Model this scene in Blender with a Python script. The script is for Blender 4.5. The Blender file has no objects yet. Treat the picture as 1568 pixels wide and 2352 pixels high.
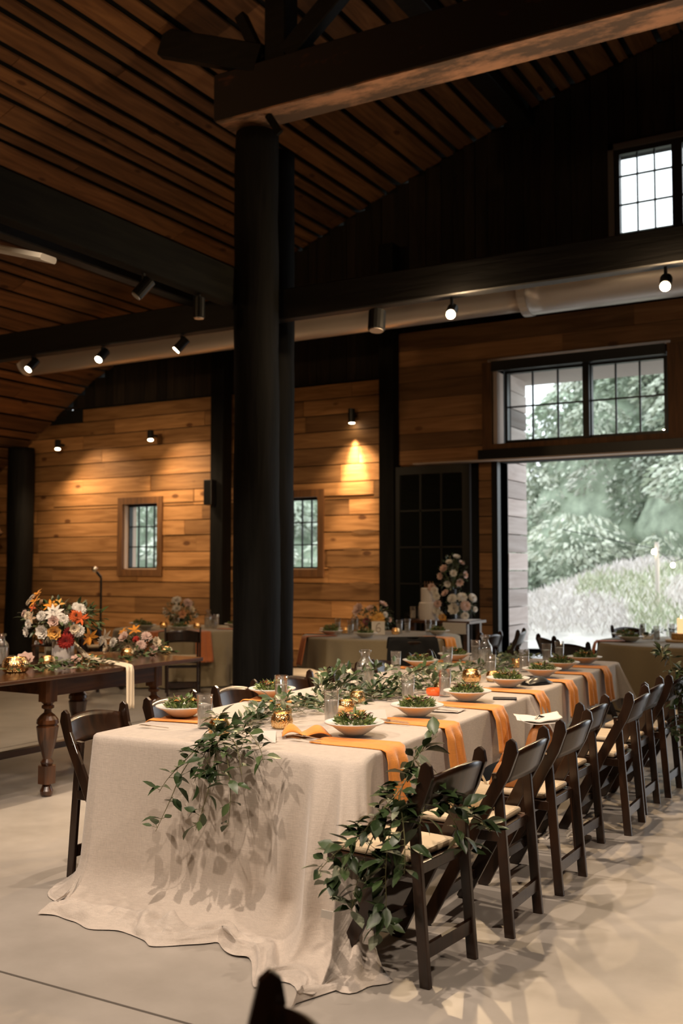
import bpy, math, random
from mathutils import Vector, Matrix, noise
S = bpy.context.scene
COL = S.collection
PI = math.pi
sin, cos = math.sin, math.cos

# ---------------------------------------------------------------- camera
cd = bpy.data.cameras.new('camera'); cam = bpy.data.objects.new('camera', cd); COL.objects.link(cam)
cam.location = (0, 0, 1.6)
cam.rotation_euler = (math.radians(90 + 3.142), 0, math.radians(29.77))
cd.sensor_fit = 'VERTICAL'; cd.sensor_height = 36; cd.sensor_width = 24
cd.lens = 36 * 2350 / 2352; cd.clip_end = 300
cd.dof.use_dof = True; cd.dof.focus_distance = 5.0; cd.dof.aperture_fstop = 2.4
S.camera = cam
# ---------------------------------------------------------------- world
w = bpy.data.worlds.new('overcast_sky'); S.world = w; w.use_nodes = True
wn = w.node_tree.nodes; bg = wn['Background']
bg.inputs[0].default_value = (0.90, 0.95, 1.0, 1); bg.inputs[1].default_value = 2.5
# ---------------------------------------------------------------- exposure / render look
S.view_settings.view_transform = 'Standard'; S.view_settings.look = 'None'
S.view_settings.gamma = 1; S.view_settings.use_curve_mapping = False
S.view_settings.exposure = 0.0
S.cycles.use_denoising = True
S.cycles.max_bounces = 10; S.cycles.diffuse_bounces = 3; S.cycles.glossy_bounces = 3
S.cycles.transmission_bounces = 8; S.cycles.transparent_max_bounces = 10
S.cycles.sample_clamp_indirect = 4; S.cycles.caustics_reflective = False; S.cycles.caustics_refractive = False
WARM = (1.0, 0.70, 0.40)
LIGHTK = 1.0
def spot(loc, target, power, size=60, blend=0.6, rad=0.05, col=WARM):
    l = bpy.data.lights.new('spot_lamp', 'SPOT'); l.energy = power * LIGHTK; l.color = col
    l.spot_size = math.radians(size); l.spot_blend = blend; l.shadow_soft_size = rad
    o = bpy.data.objects.new('spot_lamp', l); COL.objects.link(o); o.location = loc
    o.rotation_euler = (Vector(target) - Vector(loc)).to_track_quat('-Z', 'Y').to_euler()
    return o
# unseen house track spots over and behind the photographer, plus added fill spots
FL = (1, .81, .65)
spot((-2.7, 2.5, 5.6), (-2.9, 4.3, 0.5), 620, 62, .7, .04, FL)
spot((-3.3, 5.3, 5.6), (-3.1, 6.0, 0.7), 520, 70, .8, .05, FL)
spot((-5.2, 0.4, 5.0), (-3.3, 4.2, 0.4), 580, 50, .7, .09, FL)
spot((-0.6, 0.0, 5.2), (-2.6, 4.0, 0.3), 420, 56, .7, .09, FL)
spot((-4.0, 0.3, 3.9), (-5.9, 5.9, 0.9), 520, 30, .9, .1, FL)  # fill spot added from the camera side for the farm table
spot((-9.2, 6.5, 2.6), (-13.45, 14, 1.75), 110, 12, .35, .05, (1, .84, .80))  # spot added to make the pale daylight patch low on the planks
spot((1.4, 3.6, 5.0), (-1.4, 4.4, 0.0), 360, 80, .8, .05, FL)
spot((-4.6, 3.4, 5.2), (-5.7, 6.1, 0.8), 800, 66, .7, .06, (1, .78, .55))  # unseen spot added to brighten the farm table
spot((-7.0, 8.0, 4.2), (-9.5, 12.0, 0.7), 130, 70, .8, .06, (1, .74, .48))
spot((-3.6, 8.6, 4.2), (-5.9, 11.8, 0.7), 160, 70, .8, .06, (1, .74, .48))
# unseen spots added behind the photographer to wash the roof boards on the left
spot((-8.6, 0.5, 4.6), (-11.0, 6.5, 5.8), 300, 120, 1, .2, (1, .60, .28))
spot((-6.4, 1.0, 4.9), (-8.6, 6.5, 7.0), 150, 100, 1, .2, (1, .60, .28))

# ---------------------------------------------------------------- mesh helper
class M:
    def __init__(s): s.v = []; s.f = []; s.c = []; s.col = None
    def add(s, vs, fs, col=None):
        n = len(s.v); s.v += [tuple(p) for p in vs]; s.f += [tuple(i + n for i in f) for f in fs]
        s.c += [col if col is not None else s.col] * len(fs)
    def box(s, a, b, col=None):
        x0, y0, z0 = a; x1, y1, z1 = b
        s.add([(x0,y0,z0),(x1,y0,z0),(x1,y1,z0),(x0,y1,z0),(x0,y0,z1),(x1,y0,z1),(x1,y1,z1),(x0,y1,z1)],
              [(0,3,2,1),(4,5,6,7),(0,1,5,4),(1,2,6,5),(2,3,7,6),(3,0,4,7)], col)
    def bar(s, p, q, w_, h_, up=(0,0,1), ch=0.0):
        p = Vector(p); q = Vector(q); d = (q - p).normalized(); up = Vector(up)
        sx = d.cross(up)
        if sx.length < 1e-4: sx = d.cross(Vector((0,1,0)))
        sx.normalize(); sy = sx.cross(d).normalized()
        if ch > 0:
            pr = [(-1,-1+ch*2/h_),(-1+ch*2/w_,-1),(1-ch*2/w_,-1),(1,-1+ch*2/h_),(1,1-ch*2/h_),(1-ch*2/w_,1),(-1+ch*2/w_,1),(-1,1-ch*2/h_)]
        else: pr = [(-1,-1),(1,-1),(1,1),(-1,1)]
        n = len(pr)
        vs = [p + sx*a*w_/2 + sy*b*h_/2 for a,b in pr] + [q + sx*a*w_/2 + sy*b*h_/2 for a,b in pr]
        s.add(vs, [tuple(range(n))[::-1], tuple(range(n,2*n))] + [(i,(i+1)%n,n+(i+1)%n,n+i) for i in range(n)])
    def tube(s, pts, r, n=8, cap=True):
        pts = [Vector(p) for p in pts]; vs = []; m = len(pts)
        rr = r if isinstance(r, (list,tuple)) else [r]*m
        ref = Vector((0,0,1))
        for i,p in enumerate(pts):
            d = (pts[min(i+1,m-1)] - pts[max(i-1,0)]).normalized()
            a = d.cross(ref)
            if a.length < 0.05: a = d.cross(Vector((1,0,0)))
            a.normalize(); b = a.cross(d)
            vs += [p + (a*cos(2*PI*k/n) + b*sin(2*PI*k/n))*rr[i] for k in range(n)]
        fs = [(i*n+k, i*n+(k+1)%n, (i+1)*n+(k+1)%n, (i+1)*n+k) for i in range(m-1) for k in range(n)]
        if cap: fs += [tuple(range(n))[::-1], tuple(range((m-1)*n, m*n))]
        s.add(vs, fs)
    def lathe(s, prof, n=24, c=(0,0,0), wob=None):
        m = len(prof); vs = []
        for i,(r,z) in enumerate(prof):
            for k in range(n):
                a = 2*PI*k/n; q = r*(1 + (wob(a,z) if wob else 0))
                vs.append((c[0]+q*cos(a), c[1]+q*sin(a), c[2]+z))
        fs = [(i*n+k, i*n+(k+1)%n, (i+1)*n+(k+1)%n, (i+1)*n+k) for i in range(m-1) for k in range(n)]
        if prof[0][0] > 1e-5 and prof[0] != prof[-1]: fs.append(tuple(range(n))[::-1])
        if prof[-1][0] > 1e-5 and prof[0] != prof[-1]: fs.append(tuple(range((m-1)*n, m*n)))
        s.add(vs, fs)
    def leaf(s, p, d, up, L, W, fold=0.25, droop=0.3, col=None):
        p = Vector(p); d = Vector(d).normalized(); up = Vector(up)
        sd = d.cross(up)
        if sd.length < 1e-3: sd = d.cross(Vector((1,0.3,0)))
        sd.normalize(); up = sd.cross(d).normalized()
        prof = [(0,0.02),(0.2,.36),(.45,.5),(.72,.34),(1,.0)]
        vs = []
        for t,wd in prof:
            c = p + d*(L*t) - up*(droop*L*t*t)
            vs += [c - sd*wd*W + up*fold*wd*W, c, c + sd*wd*W + up*fold*wd*W]
        fs = []
        for i in range(4):
            a = i*3; fs += [(a,a+1,a+4,a+3),(a+1,a+2,a+5,a+4)]
        s.add(vs, fs, col)
    def quad(s, p, d, sd, L, W, col=None):
        p = Vector(p); d = Vector(d)*L; sd = Vector(sd)*W/2
        s.add([p - sd*.3, p + sd*.3, p + d*.5 + sd, p + d, p + d*.5 - sd], [(0,1,2,3,4)], col)
    def grid(s, fn, nu, nv):
        vs = [fn(i/nu, j/nv) for j in range(nv+1) for i in range(nu+1)]
        s.add(vs, [(j*(nu+1)+i, j*(nu+1)+i+1, (j+1)*(nu+1)+i+1, (j+1)*(nu+1)+i) for j in range(nv) for i in range(nu)])
    def xf(s, mat): s.v = [tuple(mat @ Vector(p)) for p in s.v]; return s
    def build(s, name, mat, parent=None, smooth=False, bevel=0, solid=0, sub=0):
        me = bpy.data.meshes.new(name); me.from_pydata(s.v, [], s.f); me.update()
        if any(c is not None for c in s.c):
            ca = me.color_attributes.new('Col', 'FLOAT_COLOR', 'CORNER'); buf = []
            for poly, c in zip(me.polygons, s.c):
                c = c if c is not None else 0.5
                q = (c,c,c,1) if not isinstance(c, tuple) else (c[0],c[1],c[2],1)
                buf += list(q)*poly.loop_total
            ca.data.foreach_set('color', buf)
        if smooth: me.polygons.foreach_set('use_smooth', [True]*len(me.polygons))
        me.materials.append(mat)
        o = bpy.data.objects.new(name, me); COL.objects.link(o)
        if parent: o.parent = parent
        if bevel:
            b = o.modifiers.new('b','BEVEL'); b.width = bevel; b.segments = 2; b.limit_method = 'ANGLE'
        if solid:
            b = o.modifiers.new('s','SOLIDIFY'); b.thickness = solid; b.offset = 0
        if sub:
            b = o.modifiers.new('u','SUBSURF'); b.levels = sub; b.render_levels = sub
        return o
def tag(o, label, cat, group=None, kind=None):
    o['label'] = label; o['category'] = cat
    if group: o['group'] = group
    if kind: o['kind'] = kind
    return o
def empty(name, loc=(0,0,0), rz=0):
    o = bpy.data.objects.new(name, None); COL.objects.link(o); o.location = loc; o.rotation_euler = (0,0,rz)
    o.empty_display_size = .1; return o
def dup(root, loc, rz, label=None, group=None, parent=None):
    r = root.copy(); COL.objects.link(r)
    if parent is None: r.location = loc; r.rotation_euler = (0,0,rz)
    else: r.parent = parent
    if label: r['label'] = label
    if group: r['group'] = group
    for ch in list(root.children): dup(ch, None, None, parent=r)
    return r
def structure(o): o['kind'] = 'structure'; return o

# ---------------------------------------------------------------- materials
def base_mat(name):
    m = bpy.data.materials.new(name); m.use_nodes = True; nt = m.node_tree
    return m, nt, nt.nodes['Principled BSDF']
def simple(name, col, rough=.5, metal=0, spec=.5, var=0, scale=20, bump=0, bscale=80, emit=None, es=0, sheen=0, trans=0, attr=False, coat=0, sss=0):
    m, nt, b = base_mat(name); N = nt.nodes.new; L = nt.links.new
    b.inputs['Base Color'].default_value = (*col,1); b.inputs['Roughness'].default_value = rough
    b.inputs['Metallic'].default_value = metal; b.inputs['Specular IOR Level'].default_value = spec
    b.inputs['Sheen Weight'].default_value = sheen; b.inputs['Transmission Weight'].default_value = trans
    b.inputs['Coat Weight'].default_value = coat
    tc = N('ShaderNodeTexCoord')
    if attr:
        a = N('ShaderNodeAttribute'); a.attribute_name = 'Col'
        mm = N('ShaderNodeMix'); mm.data_type = 'RGBA'; mm.blend_type = 'MULTIPLY'; mm.inputs[0].default_value = 1
        mm.inputs[6].default_value = (*col,1); L(a.outputs[0], mm.inputs[7]); L(mm.outputs[2], b.inputs['Base Color'])
    elif var:
        n = N('ShaderNodeTexNoise'); n.inputs['Scale'].default_value = scale; n.inputs['Detail'].default_value = 4
        L(tc.outputs['Object'], n.inputs['Vector'])
        r = N('ShaderNodeValToRGB'); L(n.outputs[0], r.inputs[0])
        r.color_ramp.elements[0].position = .3; r.color_ramp.elements[1].position = .7
        r.color_ramp.elements[0].color = (*[c*(1-var) for c in col],1); r.color_ramp.elements[1].color = (*[min(1,c*(1+var)) for c in col],1)
        L(r.outputs[0], b.inputs['Base Color'])
    if bump:
        n2 = N('ShaderNodeTexNoise'); n2.inputs['Scale'].default_value = bscale; n2.inputs['Detail'].default_value = 3
        L(tc.outputs['Object'], n2.inputs['Vector'])
        bp = N('ShaderNodeBump'); bp.inputs['Strength'].default_value = bump; bp.inputs['Distance'].default_value = .01
        L(n2.outputs[0], bp.inputs['Height']); L(bp.outputs[0], b.inputs['Normal'])
    if emit: b.inputs['Emission Color'].default_value = (*emit,1); b.inputs['Emission Strength'].default_value = es
    return m
def wood(name, dark, light, axis='X', rough=.6, scale=1.0, knots=0, attr=False, bump=.15, coat=0, spec=.4):
    m, nt, b = base_mat(name); N = nt.nodes.new; L = nt.links.new
    tc = N('ShaderNodeTexCoord'); mp = N('ShaderNodeMapping')
    st = {'X':(1.2,14,14),'Y':(14,1.2,14),'Z':(14,14,1.2)}[axis]
    mp.inputs['Scale'].default_value = [q*scale for q in st]; L(tc.outputs['Object'], mp.inputs['Vector'])
    vec = mp.outputs[0]
    if attr:
        a = N('ShaderNodeAttribute'); a.attribute_name = 'Col'
        ad = N('ShaderNodeVectorMath'); ad.operation = 'MULTIPLY_ADD'; L(a.outputs[1], ad.inputs[0]); ad.inputs[1].default_value = (37,53,71)
        L(mp.outputs[0], ad.inputs[2]); vec = ad.outputs[0]
    n = N('ShaderNodeTexNoise'); n.inputs['Scale'].default_value = 1.0; n.inputs['Detail'].default_value = 5; n.inputs['Distortion'].default_value = .8
    L(vec, n.inputs['Vector'])
    r = N('ShaderNodeValToRGB'); L(n.outputs[0], r.inputs[0])
    r.color_ramp.elements[0].position = .32; r.color_ramp.elements[1].position = .68
    r.color_ramp.elements[0].color = (*dark,1); r.color_ramp.elements[1].color = (*light,1)
    out = r.outputs[0]
    if attr:
        mr = N('ShaderNodeMapRange'); L(a.outputs[2], mr.inputs[0]); mr.inputs[3].default_value = .5; mr.inputs[4].default_value = 1.3
        mu = N('ShaderNodeMix'); mu.data_type = 'RGBA'; mu.blend_type = 'MULTIPLY'; mu.inputs[0].default_value = 1
        L(out, mu.inputs[6]); L(mr.outputs[0], mu.inputs[7]); out = mu.outputs[2]
    if knots:
        mp2 = N('ShaderNodeMapping'); mp2.inputs['Scale'].default_value = {'X':(1.3,1,2.6),'Y':(2.6,1.3,2.6),'Z':(2,2,1)}[axis]
        L(tc.outputs['Object'], mp2.inputs['Vector'])
        vo = N('ShaderNodeTexVoronoi'); vo.inputs['Scale'].default_value = 1.0; L(mp2.outputs[0], vo.inputs['Vector'])
        kr = N('ShaderNodeValToRGB'); L(vo.outputs['Distance'], kr.inputs[0])
        kr.color_ramp.elements[0].position = .075; kr.color_ramp.elements[1].position = .12
        kr.color_ramp.elements[0].color = (.25,.16,.1,1); kr.color_ramp.elements[1].color = (1,1,1,1)
        mk = N('ShaderNodeMix'); mk.data_type = 'RGBA'; mk.blend_type = 'MULTIPLY'; mk.inputs[0].default_value = knots
        L(out, mk.inputs[6]); L(kr.outputs[0], mk.inputs[7]); out = mk.outputs[2]
    L(out, b.inputs['Base Color'])
    b.inputs['Roughness'].default_value = rough; b.inputs['Coat Weight'].default_value = coat; b.inputs['Coat Roughness'].default_value = .15
    b.inputs['Specular IOR Level'].default_value = spec
    bp = N('ShaderNodeBump'); bp.inputs['Strength'].default_value = bump; bp.inputs['Distance'].default_value = .01
    L(n.outputs[0], bp.inputs['Height']); L(bp.outputs[0], b.inputs['Normal'])
    return m
def thin_glass(name, tint=(1,1,1), rough=0.0, ior=1.45, refl=.05):
    m = bpy.data.materials.new(name); m.use_nodes = True; nt = m.node_tree; nt.nodes.clear()
    N = nt.nodes.new; L = nt.links.new
    o = N('ShaderNodeOutputMaterial'); mx = N('ShaderNodeMixShader'); lw = N('ShaderNodeLayerWeight'); lw.inputs[0].default_value = .5; pw = N('ShaderNodeMath'); pw.operation = 'POWER'; pw.inputs[1].default_value = 3.2; L(lw.outputs[1], pw.inputs[0]); fr = N('ShaderNodeMapRange'); fr.inputs[3].default_value = refl; fr.inputs[4].default_value = .9; L(pw.outputs[0], fr.inputs[0])
    t = N('ShaderNodeBsdfTransparent'); t.inputs[0].default_value = (*tint,1)
    g = N('ShaderNodeBsdfGlossy'); g.inputs['Roughness'].default_value = rough
    L(fr.outputs[0], mx.inputs[0]); L(t.outputs[0], mx.inputs[1]); L(g.outputs[0], mx.inputs[2]); L(mx.outputs[0], o.inputs[0])
    return m
def weave(name, col, rough=.9, scale=260, var=.12, sheen=.3, big=0):
    m, nt, b = base_mat(name); N = nt.nodes.new; L = nt.links.new
    tc = N('ShaderNodeTexCoord'); outs = []
    for st in ((scale, scale, scale*.12), (scale*.12, scale*.12, scale)):
        mp = N('ShaderNodeMapping'); mp.inputs['Scale'].default_value = st; L(tc.outputs['Object'], mp.inputs['Vector'])
        n = N('ShaderNodeTexNoise'); n.inputs['Scale'].default_value = 1; n.inputs['Detail'].default_value = 2; L(mp.outputs[0], n.inputs['Vector']); outs.append(n.outputs[0])
    ad = N('ShaderNodeMath'); ad.operation = 'ADD'; L(outs[0], ad.inputs[0]); L(outs[1], ad.inputs[1])
    r = N('ShaderNodeMapRange'); L(ad.outputs[0], r.inputs[0]); r.inputs[1].default_value = .6; r.inputs[2].default_value = 1.4
    r.inputs[3].default_value = 1-var; r.inputs[4].default_value = 1+var
    mu = N('ShaderNodeMix'); mu.data_type = 'RGBA'; mu.blend_type = 'MULTIPLY'; mu.inputs[0].default_value = 1
    mu.inputs[6].default_value = (*col,1); L(r.outputs[0], mu.inputs[7]); L(mu.outputs[2], b.inputs['Base Color'])
    bp = N('ShaderNodeBump'); bp.inputs['Strength'].default_value = .25; bp.inputs['Distance'].default_value = .003
    L(ad.outputs[0], bp.inputs['Height']); L(bp.outputs[0], b.inputs['Normal'])
    b.inputs['Roughness'].default_value = rough; b.inputs['Sheen Weight'].default_value = sheen; b.inputs['Specular IOR Level'].default_value = .2
    return m
MT = {}
MT['plank'] = wood('pine_planks', (.25,.115,.038), (.44,.225,.088), 'X', .62, 1.0, .85, True)
MT['plank2'] = wood('pine_planks_smooth', (.22,.10,.035), (.38,.19,.075), 'X', .62, .8, .6, True)
MT['roof'] = wood('roof_boards', (.13,.055,.02), (.26,.12,.045), 'Y', .8, .8, .8, True)
MT['gable'] = wood('dark_vertical_boards', (.009,.006,.004), (.026,.017,.010), 'Z', .85, .8, 0, True)
MT['black'] = simple('black_backing', (.006,.006,.005), .9)
MT['log'] = wood('black_stained_log', (.002,.0019,.0017), (.007,.0065,.006), 'Z', .75, 1.2, 0, False, .5, 0, .2)
MT['beamdark'] = wood('dark_beam_timber', (.0025,.002,.0018), (.008,.007,.006), 'X', .6, 1, 0, False, .3)
MT['beamgrey'] = wood('dark_grey_beam_timber', (.004,.0036,.0025), (.012,.011,.0075), 'Y', .8, 1, 0, False, .3, 0, .15)
MT['trimwood'] = wood('stained_window_trim', (.10,.045,.018), (.19,.085,.03), 'Z', .6, 1.2, 0)
MT['blackframe'] = simple('black_painted_frame', (.010,.010,.009), .4)
MT['whitewood'] = wood('weathered_exterior_siding', (.55,.46,.42), (.75,.67,.63), 'Y', .8, .6, 0, True)
MT['pane'] = thin_glass('window_glass', (.97,.99,.98))
MT['chair'] = wood('mahogany_stain', (.010,.0045,.0025), (.034,.014,.006), 'Z', .3, 1.4, 0, False, .05, .35, .4)
MT['pad'] = simple('cream_vinyl_pad', (.60,.47,.31), .45, 0, .4, .06, 12)
MT['linen'] = weave('natural_linen', (.55,.475,.405))
MT['linen2'] = weave('olive_linen', (.30,.24,.15), var=.1)
MT['linen_white'] = weave('pale_table_linen', (.58,.52,.46), var=.1)
MT['napkin'] = weave('burnt_orange_napkin', (.80,.30,.055), var=.1)
MT['napkin_red'] = weave('rust_napkin', (.50,.16,.06), var=.1)
MT['ceramic'] = simple('stoneware_glaze', (.70,.68,.64), .35, 0, .4, .04, 8)
MT['ceramic_white'] = simple('white_glazed_ceramic', (.70,.64,.60), .35)
MT['glass'] = thin_glass('clear_glass', (.985,.985,.98), .03, 1.6, .16)
def water_mat():
    m = thin_glass('water', (.96,.97,.96), .02, 1.33, .14); nt = m.node_tree; N = nt.nodes.new; L = nt.links.new
    out = [n for n in nt.nodes if n.type == 'OUTPUT_MATERIAL'][0]; src = out.inputs[0].links[0].from_socket
    d = N('ShaderNodeBsdfPrincipled'); d.inputs['Base Color'].default_value = (.9,.87,.82,1); d.inputs['Roughness'].default_value = .3  # pale streaks put bright highlights into the water's colour
    tc = N('ShaderNodeTexCoord'); mp = N('ShaderNodeMapping'); mp.inputs['Scale'].default_value = (70,70,9); n = N('ShaderNodeTexNoise'); n.inputs['Scale'].default_value = 1
    L(tc.outputs['Object'], mp.inputs[0]); L(mp.outputs[0], n.inputs[0]); r = N('ShaderNodeMapRange'); r.inputs[1].default_value = .35; r.inputs[2].default_value = .7; r.inputs[3].default_value = .22; r.inputs[4].default_value = .8
    L(n.outputs[0], r.inputs[0]); mx = N('ShaderNodeMixShader'); L(r.outputs[0], mx.inputs[0]); L(src, mx.inputs[1]); L(d.outputs[0], mx.inputs[2]); L(mx.outputs[0], out.inputs[0]); return m
MT['water'] = water_mat()
MT['stem'] = simple('green_stem', (.14,.13,.05), .6)
MT['leafm'] = simple('vine_leaves', (1,1,1), .38, 0, .5, attr=True)
MT['petal'] = simple('flower_petals', (1,1,1), .7, 0, .2, attr=True, sheen=.3)
MT['silver'] = simple('silver_cutlery', (.75,.68,.6), .2, 1)
MT['paper'] = simple('cream_card', (.80,.74,.66), .8)
MT['wax'] = simple('candle_wax', (.85,.66,.42), .6, emit=(1,.62,.30), es=1.1)  # flame light on the wax put in as a steady glow
MT['waxdim'] = simple('unlit_candle_wax', (.80,.70,.48), .6)
MT['flame'] = simple('candle_flame', (1,.7,.3), .5, emit=(1,.6,.25), es=40)
MT['farm'] = wood('walnut_table', (.028,.009,.003), (.10,.036,.012), 'Y', .3, 1.2, 0, False, .06, .5)
MT['farmleg'] = wood('walnut_turned_leg', (.028,.009,.003), (.12,.042,.012), 'Z', .3, 1.2, 0, False, .06, .5)
MT['blackmetal'] = simple('matte_black_metal', (.015,.015,.015), .4, .3)
MT['lampface'] = simple('lit_lamp_lens', (1,.9,.7), .5, emit=(1,.82,.55), es=25)
MT['white'] = simple('off_white_paint', (.72,.66,.58), .6)
MT['leather'] = simple('tan_leather', (.42,.17,.05), .5, 0, .4, .15, 30)
MT['canvas'] = weave('beige_canvas', (.60,.46,.28), var=.1)
MT['blackleather'] = simple('black_leather', (.012,.012,.014), .3)
def mercury():
    m = bpy.data.materials.new('gold_mercury_glass'); m.use_nodes = True; nt = m.node_tree; nt.nodes.clear(); N = nt.nodes.new; L = nt.links.new
    o = N('ShaderNodeOutputMaterial'); mx = N('ShaderNodeMixShader'); g = N('ShaderNodeBsdfPrincipled')
    g.inputs['Base Color'].default_value = (.88,.62,.32,1); g.inputs['Metallic'].default_value = 1; g.inputs['Roughness'].default_value = .22
    t = N('ShaderNodeBsdfTransparent'); t.inputs[0].default_value = (1,.86,.62,1)
    tc = N('ShaderNodeTexCoord'); mp = N('ShaderNodeMapping'); mp.inputs['Scale'].default_value = (190,190,85); L(tc.outputs['Object'], mp.inputs[0])
    n = N('ShaderNodeTexVoronoi'); n.inputs['Scale'].default_value = 1; L(mp.outputs[0], n.inputs['Vector'])
    r = N('ShaderNodeValToRGB'); L(n.outputs['Distance'], r.inputs[0]); r.color_ramp.elements[0].position = .40; r.color_ramp.elements[1].position = .46; r.color_ramp.elements[0].color = (1,1,1,1); r.color_ramp.elements[1].color = (0,0,0,1)
    bp = N('ShaderNodeBump'); bp.inputs['Strength'].default_value = .5; bp.inputs['Distance'].default_value = .003; L(n.outputs['Distance'], bp.inputs['Height']); L(bp.outputs[0], g.inputs['Normal'])
    ml = N('ShaderNodeMath'); ml.operation = 'MULTIPLY'; ml.inputs[1].default_value = .8; L(r.outputs[0], ml.inputs[0])
    L(ml.outputs[0], mx.inputs[0]); L(g.outputs[0], mx.inputs[1]); L(t.outputs[0], mx.inputs[2]); L(mx.outputs[0], o.inputs[0])
    return m
MT['mercury'] = mercury()
def concrete():
    m, nt, b = base_mat('polished_concrete'); N = nt.nodes.new; L = nt.links.new
    tc = N('ShaderNodeTexCoord')
    n = N('ShaderNodeTexNoise'); n.inputs['Scale'].default_value = 1.1; n.inputs['Detail'].default_value = 8; n.inputs['Roughness'].default_value = .6; L(tc.outputs['Object'], n.inputs['Vector'])
    r = N('ShaderNodeValToRGB'); L(n.outputs[0], r.inputs[0]); r.color_ramp.elements[0].position = .35; r.color_ramp.elements[1].position = .68
    r.color_ramp.elements[0].color = (.315,.28,.24,1); r.color_ramp.elements[1].color = (.465,.42,.37,1); L(r.outputs[0], b.inputs['Base Color'])
    n2 = N('ShaderNodeTexNoise'); n2.inputs['Scale'].default_value = 5; n2.inputs['Detail'].default_value = 6; L(tc.outputs['Object'], n2.inputs['Vector'])
    mr = N('ShaderNodeMapRange'); L(n2.outputs[0], mr.inputs[0]); mr.inputs[3].default_value = .28; mr.inputs[4].default_value = .5; L(mr.outputs[0], b.inputs['Roughness'])
    b.inputs['Specular IOR Level'].default_value = .55
    bp = N('ShaderNodeBump'); bp.inputs['Strength'].default_value = .05; bp.inputs['Distance'].default_value = .01; L(n2.outputs[0], bp.inputs['Height']); L(bp.outputs[0], b.inputs['Normal'])
    return m
MT['concrete'] = concrete()
def steel():
    m, nt, b = base_mat('galvanised_steel'); N = nt.nodes.new; L = nt.links.new
    b.inputs['Base Color'].default_value = (.66,.61,.57,1); b.inputs['Metallic'].default_value = .55; b.inputs['Roughness'].default_value = .36
    tc = N('ShaderNodeTexCoord'); wv = N('ShaderNodeTexWave'); wv.inputs['Scale'].default_value = 1.6; wv.wave_profile = 'SAW'; wv.inputs['Distortion'].default_value = .3; L(tc.outputs['Object'], wv.inputs['Vector'])
    bp = N('ShaderNodeBump'); bp.inputs['Strength'].default_value = .4; bp.inputs['Distance'].default_value = .02; L(wv.outputs[1], bp.inputs['Height']); L(bp.outputs[0], b.inputs['Normal'])
    return m
MT['steel'] = steel()
def worn(nm, A, Bc, e0, e1):
    m, nt, b = base_mat(nm); N = nt.nodes.new; L = nt.links.new
    tc = N('ShaderNodeTexCoord'); mp = N('ShaderNodeMapping'); mp.inputs['Scale'].default_value = (.9,2.5,2.5); L(tc.outputs['Object'], mp.inputs[0])
    n = N('ShaderNodeTexNoise'); n.inputs['Scale'].default_value = 1.2; n.inputs['Detail'].default_value = 9; n.inputs['Roughness'].default_value = .7; L(mp.outputs[0], n.inputs['Vector'])
    r = N('ShaderNodeValToRGB'); L(n.outputs[0], r.inputs[0]); r.color_ramp.elements[0].position = e0; r.color_ramp.elements[1].position = e1
    r.color_ramp.elements[0].color = (*A,1); r.color_ramp.elements[1].color = (*Bc,1); L(r.outputs[0], b.inputs['Base Color'])
    b.inputs['Roughness'].default_value = .7
    return m
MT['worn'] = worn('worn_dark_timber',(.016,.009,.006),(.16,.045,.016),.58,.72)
MT['worn_underlit'] = worn('worn_underlit_timber',(.12,.075,.05),(.50,.26,.15),.46,.6)  # worn patches, with light from below put into the paler colour

# ================================================================ ROOM SHELL
YW = 14.0
rg = random.Random(4)
fl = M(); fl.box((-17.5,-6,-.12),(6,YW+.35,0)); structure(fl.build('floor', MT['concrete']))
jt = M()   # saw-cut joints
jt.box((-17,2.93,0),(6,2.942,.0012)); jt.box((-.6,-6,0),(-.588,14,.0012)); jt.box((-7.2,-6,0),(-7.188,14,.0012))
structure(jt.build('trim_1', simple('joint_line', (.10,.085,.07), .9)))
gd = M(); gd.box((-60,YW+.36,-.3),(60,90,-.06)); tag(gd.build('gravel_ground', simple('pale_gravel', (.52,.51,.49), .9, 0, .2, .15, 3)), 'pale gravel ground outside beyond the open barn door', 'ground', kind='structure')

def rsub(rects, h):
    out = []
    for (a,b,c,d) in rects:
        x0,x1,z0,z1 = h
        if x1 <= a or x0 >= c or z1 <= b or z0 >= d: out.append((a,b,c,d)); continue
        if b < z0: out.append((a,b,c,z0))
        if z1 < d: out.append((a,z1,c,d))
        zb, zt = max(b,z0), min(d,z1)
        if a < x0: out.append((a,zb,x0,zt))
        if x1 < c: out.append((x1,zb,c,zt))
    return out
W1 = (-12.50,-11.70,1.58,2.74); W2 = (-9.22,-8.42,1.58,2.74)       # small windows
UP = (-3.62,-1.9,5.75,7.38)                                          # upper window
DO = (-5.36,2.2,0,3.14)                                              # door opening
TR = (-5.30,-2.90,3.37,4.52); TR2 = (-2.62,-.4,3.37,4.52)            # transoms
PT = [(-17.2,2.55),(-14.95,3.90),(-13.3,5.05),(-12.3,5.48),(-8.6,6.88),(-6.95,7.55),(-4.4,8.42),(-2.7,8.85),(-.3,9.5),(6,7.2)]
def roofz(x):
    for (a,b),(c,d) in zip(PT,PT[1:]):
        if a <= x <= c: return b+(d-b)*(x-a)/(c-a)
    return 4
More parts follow.
